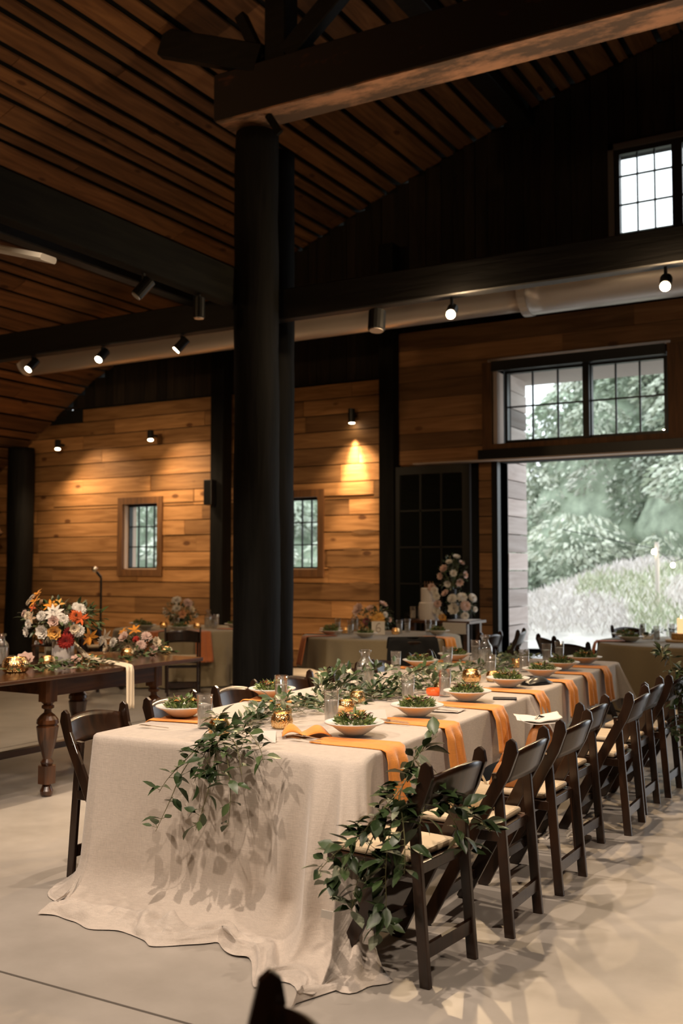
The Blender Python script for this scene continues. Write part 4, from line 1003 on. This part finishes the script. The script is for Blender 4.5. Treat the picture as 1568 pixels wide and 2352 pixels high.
arrangement('bouquet_vase',(-5.91,5.93,FZ),[
 B(115,1446,.20,'rose',.055,WHT),B(143,1447,.22,'rose',.055,YEL),B(165,1468,.20,'dahlia',.06,RED),B(172,1450,.18,'dahlia',.045,(.2,.01,.01)),
 B(135,1407,.16,'daisy',.085,WHT),B(105,1412,.15,'puff',.05,WHT),B(158,1420,.17,'puff',.05,WHT),B(138,1424,.19,'rose',.045,PNK),B(182,1412,.16,'dahlia',.045,RORG),B(195,1418,.15,'lily',.06,RORG),
 B(190,1398,.10,'puff',.06,WHT),B(178,1393,.05,'puff',.05,WHT),B(192,1445,.18,'puff',.06,WHT),B(184,1440,.2,'rose',.04,CRM),B(212,1458,.12,'lily',.075,ORG),B(205,1465,.1,'lily',.05,ORG),
 B(122,1390,.08,'lily',.065,ORG),B(137,1388,.08,'lily',.06,YEL),B(85,1380,.05,'lily',.07,ORG),B(86,1365,.02,'lily',.06,ORG),B(82,1395,.08,'lily',.05,RORG),B(97,1385,.05,'rose',.03,TAN),
 B(72,1412,.12,'puff',.045,CRM),B(85,1418,.15,'lily',.06,TAN),B(76,1430,.14,'puff',.045,WHT),B(75,1447,.14,'rose',.04,WHT),B(58,1408,.05,'puff',.04,PNK),B(240,1462,.05,'lily',.075,CRM),B(233,1468,.05,'daisy',.04,WHT),
 B(62,1382,-.02,'puff',.04,CRM),B(70,1372,-.02,'puff',.04,WHT),B(108,1468,.15,'rose',.02,RORG)],
 'big mixed bouquet of white, orange and red flowers in white cylinder vase',(.31,.16,.14,.335),61,380,.07,'bouquet',holder=white_vase)
m = M()
def rib(a,b):
    P = [Vector(p) for p in ((-5.93,6.02,1.04),(-5.84,6.02,.97),(-5.72,6.0,.905),(-5.5,5.97,.885),(-5.30,5.96,.872),(-5.243,5.955,.862),(-5.235,5.95,.83),(-5.232,5.95,.55))]
    x = a*(len(P)-1); i = min(int(x),len(P)-2); p = P[i].lerp(P[i+1],x-i)
    w_ = .045+.035*min(1,a*1.5); q = (b-.5)*w_
    return (p.x+.006*sin(b*14+a*6), p.y+q, p.z+.008*cos(b*11+a*5)+(abs(q)*.0))
m.grid(rib,60,12); o = m.build('ribbon', simple('cream_silk_ribbon',(.80,.66,.48),.5,0,.4,sheen=.3), smooth=True, solid=.001)
tag(o,'cream silk ribbon trailing off the farm table edge','ribbon')
arrangement('laid_bouquet',(-5.98,6.88,FZ),[(-.20,.10,.05,'puff',.055,WHT),(-.10,.14,.05,'rose',.05,PNK),(-.02,.20,.02,'lily',.07,ORG),(.0,.13,.06,'dahlia',.03,RED),(.09,.15,.04,'puff',.06,PNK),(.05,.08,.08,'puff',.055,PNK),
 (.17,.10,.05,'rose',.045,CRM),(-.24,.05,.08,'rose',.045,CRM),(-.05,.05,.12,'rose',.035,TAN),(.15,.04,.08,'rose',.04,PNK),(-.12,.19,.0,'lily',.05,ORG),(.02,.04,.12,'puff',.03,CRM)],
 'loose bouquet of pink and white flowers lying on the farm table',(.24,.14,.07,.06),62,240,.055,'bouquet')
vine('table_garland',[[(-5.70,4.95,FZ+.02),(-5.55,5.3,FZ+.05),(-5.45,5.6,FZ+.04),(-5.42,5.95,FZ+.02)],[(-5.65,5.2,FZ+.02),(-5.5,5.5,FZ+.06),(-5.5,5.8,FZ+.05),(-5.6,6.1,FZ+.02)],[(-5.55,5.3,FZ+.02),(-5.35,5.42,FZ+.03),(-5.30,5.6,FZ+.02)],[(-5.6,6.2,FZ+.02),(-5.5,6.5,FZ+.05),(-5.6,6.9,FZ+.03)]],
 'leafy garland along the front edge of the farm table',.06,46,63,None,.9,FZ+.002,(3,4,3,4,4,4),upb=-.3)
rg = random.Random(5)
for i,(x,y,k,c,l) in enumerate([(-5.99,5.62,'rose',PNK,'pale pink rose lying by the gold bowl on the farm table'),(-5.68,6.02,'lily',YEL,'yellow lily head lying below the white vase'),(-5.70,5.86,'rose',PNK,'blush petals lying at the foot of the white vase'),(-6.0,5.08,'rose',WHT,'white rose at the left edge of the farm table')]):
    r = empty('loose_flower',(x,y,FZ+.03),CAMZ); flower(k,(0,0,0),(0,-.7,.8),.07 if i in (0,3) else .045,c,rg,r); tag(r,l,'flower')
for i,(x,y,sc,l) in enumerate([(-5.64,5.20,1.7,'large lit gold bowl votive at the left end of the farm table'),(-5.86,5.72,1.1,'gold votive behind the loose pink rose'),(-5.80,6.10,.9,'small glowing votive right of the white vase'),(-5.74,6.98,1.0,'gold votive at the right end of the laid bouquet'),(-5.86,6.62,1.0,'gold votive in front of the laid bouquet')]):
    v = dup(vt0,(x,y,FZ),i,l,'gold votives on the farm table'); v.scale = (sc,sc,sc*.8)
dup(bt0,(-6.12,5.50,FZ),0,'clear glass bottle at the left end of the farm table','glass bottles').scale = (.9,.9,.85)
b = dup(bt0,(-6.33,5.50,FZ),0,'slim clear glass bottle at the photo left edge','glass bottles'); b.scale = (.7,.7,.8)
ck = empty('wedding_cake',(-6.28,5.17,FZ)); m = M(); m.lathe([(0,0),(.13,0),(.13,.28),(.11,.30),(0,.30)],32,wob=lambda a,z:.03*sin(16*a)); m.build('cake_tier', MT['ceramic_white'], ck)
m = M(); rr = random.Random(3)
for i in range(90):
    a = rr.uniform(0,2*PI); q = .11*math.sqrt(rr.random()); m.leaf((q*cos(a),q*sin(a),.30),(cos(a),sin(a),rr.uniform(.3,1.5)),(0,0,1),.06,.05,.3,.3,WHT)
m.build('petal_topping', MT['petal'], ck); tag(ck,'white ruffled round cake at the left photo edge on the farm table','cake')
for x,y,h_,l in ((-6.34,6.42,.40,'taller cream pillar candle in glass cylinder behind the bouquet'),(-6.36,6.24,.37,'cream pillar candle in glass cylinder at the left behind the cake')):
    r = empty('candle_cylinder',(x,y,FZ)); m = M(); m.lathe([(0,0),(.05,0),(.052,h_+.05),(.049,h_+.05),(.047,.01),(0,.01)],24); m.build('glass_cylinder', MT['glass'], r, smooth=True)
    m = M(); m.lathe([(0,.012),(.040,.012),(.040,h_-.02),(0,h_-.02)],20); m.build('candle', MT['waxdim'], r); tag(r,l,'candle')
r = empty('sweets_riser',(-6.22,6.05,FZ),CAMZ); m = M(); m.box((-.09,-.05,.0),(-.07,.05,.11)); m.box((.07,-.05,0),(.09,.05,.11)); m.box((-.1,-.06,.11),(.1,.06,.122)); m.build('wooden_stand', MT['farm'], r)
for i in range(6):
    m = M(); x = -.075+i*.03; m.lathe([(0,.122),(.013,.122),(.015,.135),(.008,.152),(0,.158)],10,(x,-.02,0)); m.build('meringue', MT['ceramic_white'], r, smooth=True)
tag(r,'small dark riser holding white meringues left of the white vase','riser')
# microphone stand by the wall
r = empty('microphone_stand',(-11.36,12.2,0)); m = M(); m.tube([(0,0,.02),(0,0,1.45)],.018,8); m.build('pole', MT['blackmetal'], r)
m = M(); m.lathe([(0,0),(.14,0),(.14,.02),(0,.03)],20); m.build('base', MT['blackmetal'], r)
m = M(); m.tube([(0,0,1.45),(-.05,-.05,1.54)],.022,8); m.build('microphone', MT['blackmetal'], r); m = M(); m.lathe([(.0,-.05),(.035,-.035),(.05,0),(.035,.035),(0,.05)],14,(-.07,-.07,1.58)); m.build('mesh_head', MT['silver'], r, smooth=True)
tag(r,'black microphone stand before the plank wall at the left','microphone stand')

# ================================================================ ROUND TABLES
def round_table(cx, cy, R, hem, mat, name_, seed):
    t = empty('round_table',(cx,cy,0)); m = M(); m.lathe([(0,.70),(R-.01,.70),(R-.01,.728),(0,.728)],40); m.build('tabletop', MT['farm'], t)
    for k in range(3):
        a = 2*PI*k/3; m = M(); m.tube([(.45*cos(a),.45*sin(a),.70),(.5*cos(a),.5*sin(a),0)],.016,8); m.build('leg', MT['blackmetal'], t)
    tag(t,'round table under the cloth, %s'%name_,'table')
    m = M(); NS, NR = 180, 24; vs = [(0,0,.742)]
    for j in range(NR+1):
        for k in range(NS):
            a = 2*PI*k/NS
            if j < 3: r_ = R*(j+1)/3*.998; z = .742
            else:
                f = (j-3)/(NR-3); dz = f*(.735-hem); z = .735-dz; r_ = R+.008+dz*(.10+.085*sin(a*13+seed+1.5*sin(a*4))+.05*noise.noise((cos(a)*3,sin(a)*3,seed)))
            vs.append((r_*cos(a),r_*sin(a),z))
    fs = [(0,1+k,1+(k+1)%NS) for k in range(NS)]+[(1+j*NS+k,1+(j+1)*NS+k,1+(j+1)*NS+(k+1)%NS,1+j*NS+(k+1)%NS) for j in range(NR) for k in range(NS)]
    m.add(vs,fs); o = m.build('tablecloth', MT[mat], smooth=True); o.location = (cx,cy,0); tag(o,'round tablecloth on %s'%name_,'tablecloth')
def rnapkin(cx,cy,R,ang,label,mat='napkin',drop=.35,w_=.17,group='napkins on the round tables'):
    m = M(); d = Vector((cos(ang),sin(ang),0)); s_ = Vector((-sin(ang),cos(ang),0))
    def fn(a,b):
        t = a*(.4+drop); w2 = w_*(.8+.35*a); q = s_*((b-.5)*w2)
        if t < .4: p = d*(R-.40+t+.02); z = .75+.003*sin(b*9)
        else:
            dz = t-.4; p = d*(R+.035+dz*.20+.012*sin(b*16)*min(1,dz/.08)); z = .748-dz
        p = p+q; return (p.x,p.y,z)
    m.grid(fn,26,12); o = m.build('napkin', MT[mat], smooth=True, solid=.004); o.location = (cx,cy,0); tag(o,label,'napkin',group)
def chair_at(cx,cy,face,label,group='folding chairs at the round tables'): return dup(ch0,(cx,cy,0),face,label,group)
LC = (-9.25,11.6,.95); CC = (-6.12,11.72,1.0); RC_ = (-2.45,12.35,1.0)
nL, nC, nR = 'the far left table by the plank wall','the middle table before the glass door','the right table at the open door'
round_table(*LC,.02,'linen2',nL,1.0); round_table(*CC,.36,'linen2',nC,2.2); round_table(*RC_,.02,'linen2',nR,3.1)
def ware(src, pts, z, cat_label, grp, sc=1):
    for x,y,l in pts:
        o = dup(src,(x,y,z),x*3,cat_label%l,grp); o.scale = (sc,sc,sc)
Z3 = .746
ware(gl0,[(-9.00,11.15,'left of the flowers'),(-9.10,12.20,'beyond the bottle, right side'),(-9.80,12.05,'at the back, left of the flowers'),(-8.78,11.72,'right of the glowing votives')],Z3,'water glass on the far left table, %s','water glasses on the far left table')
ware(vt0,[(-9.18,11.35,'beneath the flowers'),(-9.0,11.62,'under the glass bottle'),(-9.55,11.55,'left of the flowers')],Z3,'glowing votive on the far left table, %s','votives on the far left table')
dup(bt0,(-8.98,11.85,Z3),0,'glass bottle right of the white flowers on the far left table','glass bottles').scale = (.9,.9,.9)
for i,(x,y,l) in enumerate([(-8.85,11.05,'nearest the camera'),(-9.95,11.5,'left'),(-8.62,12.0,'right'),(-9.50,11.1,'front left')]):
    dup(bowl0,(x,y,Z3+.004),0,'small salad bowl on the far left table, %s'%l,'bowls on the far left table'); dup(salads[i%3],(x,y,Z3+.008),i,'green salad on the far left table, %s'%l,'salads on the far left table')
def dark_vase(root):
    m = M(); m.lathe([(0,0),(.05,0),(.07,.04),(.065,.10),(.05,.13),(.045,.13),(0,.03)],24); m.build('vase', MT['blackmetal'], root, smooth=True)
arrangement('centrepiece',(-9.33,11.65,Z3),[(-.05,.40,.05,'puff',.09,WHT),(.12,.36,.05,'puff',.09,PNK),(-.03,.28,.1,'rose',.06,WHT),(.17,.26,.08,'rose',.05,CRM),(-.22,.22,.05,'puff',.04,WHT),(.05,.2,.15,'rose',.06,(.75,.4,.22)),(.24,.18,.02,'puff',.04,WHT)],
 'dark green centrepiece with white dahlias on the far left table',(.24,.18,.14,.22),71,320,.06,holder=dark_vase)
rnapkin(*LC,math.radians(-75),'rust red napkin hanging at the front left of the far left table','napkin_red'); rnapkin(*LC,math.radians(-35),'rust napkin behind the chair at the far left table','napkin_red',.4,.22); rnapkin(*LC,math.radians(12),'orange napkin on the right side of the far left table','napkin_red',.42,.2)
chair_at(-8.28,10.40,math.radians(128),'dark folding chair, back to camera, near the far left table, right of it')
chair_at(-7.95,11.55,math.radians(165),'dark folding chair beside the log posts at the far left table')
chair_at(-9.50,10.25,math.radians(85),'dark folding chair behind the laid bouquet at the far left table')
chair_at(-10.5,11.2,math.radians(30),'dark folding chair left of the far left table near the microphone stand')
# middle table
ware(gl0,[(-6.98,12.1,'farthest left'),(-6.50,11.60,'left of the dark vase'),(-6.02,12.05,'right of the number card'),(-6.05,12.35,'behind the number card'),(-5.70,12.25,'right pair, left one'),(-5.60,12.20,'right pair, right one')],Z3,'water glass on the middle round table, %s','water glasses on the middle round table')
ware(vt0,[(-6.66,11.75,'left, glowing orange'),(-6.00,11.90,'right of the number card, brightest'),(-6.20,11.35,'front, small')],Z3,'glowing votive on the middle round table, %s','votives on the middle round table')
for i,(x,y,l) in enumerate([(-6.85,11.70,'left'),(-6.62,11.30,'front left'),(-6.02,11.12,'front'),(-5.45,12.0,'right')]):
    dup(bowl0,(x,y,Z3+.004),0,'salad bowl on the middle round table, %s'%l,'bowls on the middle round table'); dup(salads[i%3],(x,y,Z3+.008),i,'green salad on the middle round table, %s'%l,'salads on the middle round table')
arrangement('centrepiece',(-6.45,12.15,Z3),[(-.20,.30,.08,'rose',.085,PNK),(-.05,.31,.02,'rose',.05,PNK),(.12,.36,.0,'rose',.06,PNK),(.05,.19,.15,'dahlia',.09,YEL),(.15,.24,.1,'puff',.05,WHT),(.02,.24,.1,'puff',.035,WHT),(.2,.17,.1,'rose',.035,PNK),(-.1,.15,.12,'rose',.05,(.3,.1,.12))],
 'dark centrepiece with pink roses and yellow dahlia on the middle table',(.25,.18,.15,.19),72,340,.06,holder=dark_vase)
dup(bt0,(-6.80,12.25,Z3),0,'glass bottle left of the pink roses on the middle table','glass bottles').scale = (.9,.9,.9)
r = empty('table_number',(-6.16,11.72,Z3),CAMZ); m = M(); m.box((-.085,-.004,.0),(.085,.004,.17)); m.build('card', MT['paper'], r)
m = M(); m.tube([(.028,-.006,.140),(.008,-.006,.146),(-.014,-.006,.128),(-.026,-.006,.095),(-.028,-.006,.065),(-.018,-.006,.042),(.004,-.006,.034),(.026,-.006,.044),(.032,-.006,.066),(.020,-.006,.086),(-.002,-.006,.090),(-.022,-.006,.078)],.0045,6); m.build('number_six', simple('number_ink',(.25,.16,.10),.6), r)
tag(r,'cream table number card with a 6 before the pink roses','sign')
rnapkin(*CC,math.radians(-130),'rust napkin hanging at the left front of the middle table','napkin_red'); rnapkin(*CC,math.radians(-8),'peach napkin on the right side of the middle table','napkin',.42,.24); rnapkin(*CC,math.radians(-165),'orange napkin curling off the left side of the middle table','napkin',.25,.1)
chair_at(-4.92,10.05,math.radians(128),'dark folding chair with a black jacket before the middle table')
m = M()
def jk(a,b):
    x = (a-.5)*.58; z = .34+b*.53; yy = -.015-.03*cos(a*PI*2)-.02*noise.noise((a*6,b*4,2)); return (x*(1-.12*b**4), yy-.05*(1-b), z)
m.grid(jk,22,14)
m.grid(lambda a,b:((a-.5)*.51,.0+.12*b,.87+.01*sin(b*PI)-b*b*.12),22,6)
o = m.build('jacket', simple('black_cloth',(.006,.006,.007),.9), smooth=True, solid=.012); o.location = (-4.74,9.79,0); o.rotation_euler = (0,0,math.radians(128-90))
tag(o,'black jacket hung over the chair back before the middle table','jacket')
chair_at(-4.72,11.35,math.radians(170),'folding chair with bluish sheen at right of the middle table, nearer'); chair_at(-4.62,12.0,math.radians(190),'folding chair at right of the middle table, farther one')
chair_at(-7.35,11.15,math.radians(35),'dark folding chair at the left of the middle table'); chair_at(-7.15,10.55,math.radians(60),'dark folding chair between log posts and middle table')
# right table
ware(gl0,[(-3.05,12.75,'left'),(-2.78,12.30,'middle, nearer'),(-2.72,12.85,'middle, farther')],Z3,'water glass on the right round table, %s','water glasses on the right round table')
for i,(x,y,l) in enumerate([(-3.22,12.55,'left'),(-3.02,12.05,'nearer')]):
    dup(bowl0,(x,y,Z3+.004),0,'salad bowl on the right round table, %s'%l,'bowls on the right round table'); dup(salads[i%3],(x,y,Z3+.008),i,'green salad on the right round table, %s'%l,'salads on the right round table')
tN = tent(-2.95,12.62,.4,'white place card on the right round table between glasses',1.5); tN.location.z = Z3
m = M(); m.lathe([(0,0),(.20,0),(.205,.01),(.20,.022),(0,.022)],30,wob=lambda a,z:.03*sin(5*a)); o = m.build('wooden_slice', bpy.data.materials['pale_wood_slice']); o.location = (-2.50,12.38,Z3); tag(o,'round wood slice under the candle on the right round table','wood slice')
m = M(); m.lathe([(0,0),(.11,0),(.115,.02),(.11,.07),(0,.07)],26); o = m.build('basket', simple('wicker_basket',(.50,.28,.10),.8,0,.3,.3,60,.6,90)); o.location = (-2.52,12.40,Z3+.023); tag(o,'low tan woven basket on the wood slice, right round table','basket')
r = empty('pillar_candle',(-2.52,12.40,Z3+.094)); m = M(); m.lathe([(0,0),(.045,0),(.045,.17),(.040,.175),(0,.165)],24); m.build('candle', MT['wax'], r); m = M(); m.lathe([(0,.17),(.006,.18),(.006,.19),(0,.21)],8); m.build('flame', MT['flame'], r); tag(r,'glowing cream pillar candle on the right round table','candle')
vine('candle_greens',[[(-2.95,12.45,.78),(-2.8,12.5,.84),(-2.62,12.5,.86)],[(-2.45,12.3,.78),(-2.33,12.2,.9),(-2.30,12.2,1.0)],[(-2.4,12.4,.78),(-2.2,12.35,.86),(-2.1,12.3,.8)]],'dark leafy sprigs around the candle on the right round table',.07,50,81,None,.9,Z3,(6,5,6,0,0,0))
rnapkin(*RC_,math.radians(-158),'dark rust napkin hanging at the left of the right round table','napkin_red',.45,.22)
chair_at(-3.52,11.28,math.radians(42),'dark folding chair silhouetted in the doorway left of the right round table'); chair_at(-3.25,13.35,math.radians(-45),'dark folding chair behind the right round table')
chair_at(-3.05,10.55,math.radians(62),'folding chair with pale seat before the right round table')

# ================================================================ CAKE TABLE
r = empty('cake_table',(-5.76,13.08,0)); m = M(); m.box((-.55,-.3,.85),(.42,.3,.885)); m.build('tabletop', MT['farm'], r)
for a in (-.45,.34):
    for b_ in (-.22,.22): m = M(); m.bar((a,b_,0),(a,b_,.85),.06,.06); m.build('leg', MT['farm'], r)
tag(r,'rustic wooden cake table in front of the dark glass door','table')
m = M(); m.grid(lambda a,b:((a-.5)*.34,-.34+.55*b if b > .35 else -.155-.0*(b),.892 if b > .35 else .892-(.35-b)*.5),12,14); m.v = [(x,(y if z > .891 else -.325),z) for x,y,z in m.v]
o = m.build('white_cloth', MT['linen_white'], solid=.004); o.location = (-5.55,13.08,0); tag(o,'white folded cloth hanging off the right end of the cake table','cloth')
r = empty('wedding_cake',(-6.05,13.05,.886)); 
for R_,z0,z1 in ((.145,0,.24),(.12,.24,.44)): m = M(); m.lathe([(0,z0),(R_,z0),(R_,z1-.01),(R_-.01,z1),(0,z1)],32); m.build('cake_tier', MT['ceramic_white'], r, smooth=False)
rr = random.Random(8)
for i,(x,z,c) in enumerate([(.12,.40,WHT),(.15,.32,WHT),(.17,.22,PNK),(.15,.13,WHT),(.2,.07,WHT),(.24,.03,YEL),(.08,.45,PNK)]): flower('rose',(x,-.10,z),(.4,-1,.2),.055,c,rr,r)
m = M(); m.box((-.08,-.005,.44),(.06,.005,.46)); 
for x in (-.07,-.03,.01,.05): m.box((x-.006,-.005,.46),(x+.006,.005,.53))
m.build('cake_topper', MT['trimwood'], r); tag(r,'white two tier wedding cake with cascading roses on the cake table','cake')
def gvase(root):
    m = M(); m.lathe([(0,0),(.06,0),(.07,.08),(.05,.2),(.055,.24),(.05,.24),(0,.02)],24); m.build('vase', MT['glass'], root, smooth=True)
arrangement('white_bouquet',(-5.62,13.12,.886),[(-.12,.30,.1,'puff',.085,WHT),(.02,.32,.1,'puff',.09,WHT),(.17,.31,.08,'puff',.08,WHT),(-.1,.16,.15,'rose',.08,WHT),(.06,.2,.15,'puff',.09,PNK),(.05,.06,.15,'puff',.07,WHT),(-.2,.36,.05,'rose',.06,PNK),(.2,.15,.1,'puff',.05,WHT)],
 'cluster of big white mums right of the cake',(.22,.15,.16,.2),73,200,.05,holder=gvase)
arrangement('tall_arrangement',(-5.80,13.28,.886),[(-.12,.70,.05,'rose',.06,PNK),(.05,.86,.05,'rose',.055,WHT),(.12,.78,.03,'rose',.045,PNK),(-.05,.79,.05,'rose',.05,WHT),(.16,.62,.05,'rose',.055,PNK),(-.17,.60,.05,'rose',.05,PNK),(0,.64,.1,'rose',.05,WHT),(.08,.52,.1,'rose',.06,PNK),(-.08,.50,.1,'rose',.05,WHT)],
 'tall dark arrangement of pale roses rising behind the cake',(.19,.12,.24,.64),74,300,.05,holder=lambda root: (lambda m:(m.lathe([(0,0),(.05,0),(.055,.42),(.05,.42),(0,.02)],20),m.build('vase', MT['blackmetal'], root)))(M()))
for x,y,l in ((-6.28,13.0,'left of the cake, nearer'),(-6.26,13.2,'left of the cake, farther')): dup(gl0,(x,y,.886),0,'glass on the cake table %s'%l,'glasses on the cake table')

# ================================================================ OUTSIDE
TG = [(.56,.62,.50),(.64,.68,.56),(.46,.53,.42),(.70,.72,.62),(.58,.62,.52)]
def tree(x,y,h_,R,nc,label,sd,low=.0,nl=110,group='trees outside'):
    nl = int(nl*2.3)
    rg = random.Random(sd); m = M(); root = empty('tree',(x,y,-.1))
    for i in range(nc):
        a = rg.uniform(0,2*PI); t = rg.random()**.8; zz = low+(h_-low)*t; rad = R*(1-.75*max(0,t-.25)/.75)*math.sqrt(rg.uniform(.25,1))
        c = Vector((rad*cos(a),rad*sin(a),zz)); cr = rg.uniform(.55,1.15)*R*.24; base = rg.choice(TG); v0 = rg.uniform(.8,1.15)
        for k in range(nl):
            v = Vector((rg.gauss(0,1),rg.gauss(0,1),rg.gauss(0,1))).normalized(); p = c+Vector((v.x*cr,v.y*cr,v.z*cr*.55-abs(v.x)*cr*.25))
            d = Vector((v.x*.9,v.y*.9,-.55+rg.uniform(-.3,.4))).normalized(); s_ = d.cross(Vector((rg.uniform(-1,1),rg.uniform(-1,1),.8))).normalized()
            vv = v0*rg.uniform(.75,1.25); m.quad(p,d,s_,rg.uniform(.13,.27),rg.uniform(.08,.14),tuple(min(1,q*vv) for q in base))
    m.build('crown', MT['treeleaf'], root)
    k_ = M(); k_.lathe([(0,.2),(R*.5,.5),(R*.72,h_*.25),(R*.6,h_*.5),(R*.3,h_*.78),(0,h_*.9)],20,wob=lambda a,z:.12*sin(3*a+z)); k_.build('inner_foliage', MT['innerleaf'], root, smooth=True)
    t = M(); t.tube([(0,0,0),(.1,0,h_*.5),(0,.1,h_*.85)],[R*.06,R*.045,R*.02],8); t.build('trunk', MT['bark'], root)
    return tag(root,label,'tree',group)
MT['treeleaf'] = simple('soft_tree_foliage',(1,1,1),.85,0,.1,attr=True); MT['innerleaf'] = simple('inner_foliage_green',(.40,.47,.36),.95,0,.1,.35,2.5); MT['bark'] = simple('grey_bark',(.12,.10,.08),.9)
tree(-8.2,33,10.5,4.5,180,'large weeping tree filling the open doorway',1,0,150)
tree(-14.6,36,5.6,4.0,90,'lower rounded tree left of the big weeping tree',2,0,130)
tree(-4.2,32,11,4.8,130,'tall tree at the right side of the doorway view',3,0,140)
tree(-22,34,8,5.5,90,'tree seen through the small window right of the log posts',4,0); tree(-32,36,9,6,90,'tree seen through the left small window',5,0); tree(-41,36,9,5.5,60,'tree at the far left outside the left small window',6,0)
tree(-7,44,7.0,6,110,'distant tree behind the big weeping tree',8,0,120); tree(-19,44,6.5,7,90,'distant tree farther left behind the shrub',9,0,120)
tree(-17.5,27,3.6,3.0,40,'low shrub outside between barn wall and trees',7,0)
def mound_z(x,y): return max(0,1.6*math.exp(-((x+5.4)/3.0)**2-((y-24)/3.2)**2)+.22*math.exp(-((x+9.6)/2.6)**2-((y-24.5)/2.6)**2)) - .06
m = M(); m.grid(lambda a,b:(-14+16*a,19+10*b,mound_z(-14+16*a,19+10*b)),40,30); o = m.build('planted_mound', simple('earth_mound',(.66,.64,.58),.9,var=.2,scale=3), smooth=True); tag(o,'grassy planted mound outside beyond the gravel','mound')
m = M(); rg = random.Random(12)
for i in range(42000):
    x = rg.uniform(-13,1.5); y = rg.uniform(20,28); z = mound_z(x,y)
    if z < .03 and rg.random() < .6: continue
    n_ = noise.noise((x*.7,y*.7,0)); c = (.78,.74,.70) if n_ < .12 else rg.choice([(.50,.56,.38),(.62,.64,.48)]); h_ = rg.uniform(.09,.24)
    v = rg.uniform(.85,1.12); m.quad((x,y,z+rg.random()*.22),Vector((rg.uniform(-.8,.8),rg.uniform(-.8,.8),1)).normalized(),(rg.uniform(-1,1),rg.uniform(-.4,.4),0),h_,rg.uniform(.025,.06),tuple(q*v for q in c))
o = m.build('ornamental_grass', MT['treeleaf']); tag(o,'pale feathery ornamental grasses covering the mound outside','grass',kind='stuff')
r = empty('light_pole',(-4.85,21.6,-.06)); m = M(); m.tube([(0,0,0),(0,0,2.2)],.045,10); m.build('pole', MT['white'], r)
for dx,dz in ((-.05,2.0),(.33,1.72)):
    m = M(); m.lathe([(0,-.05),(.03,-.04),(.045,0),(.03,.04),(0,.05)],12,(dx,-.06,dz)); m.build('bulb', MT['lampface'], r, smooth=True)
m = M(); m.tube([(-2,0,2.5),(-.05,-.03,2.06),(.33,-.03,1.79),(1.6,0,2.3)],.008,5); m.build('cable', MT['blackmetal'], r); tag(r,'pale post carrying string light bulbs outside','light pole')
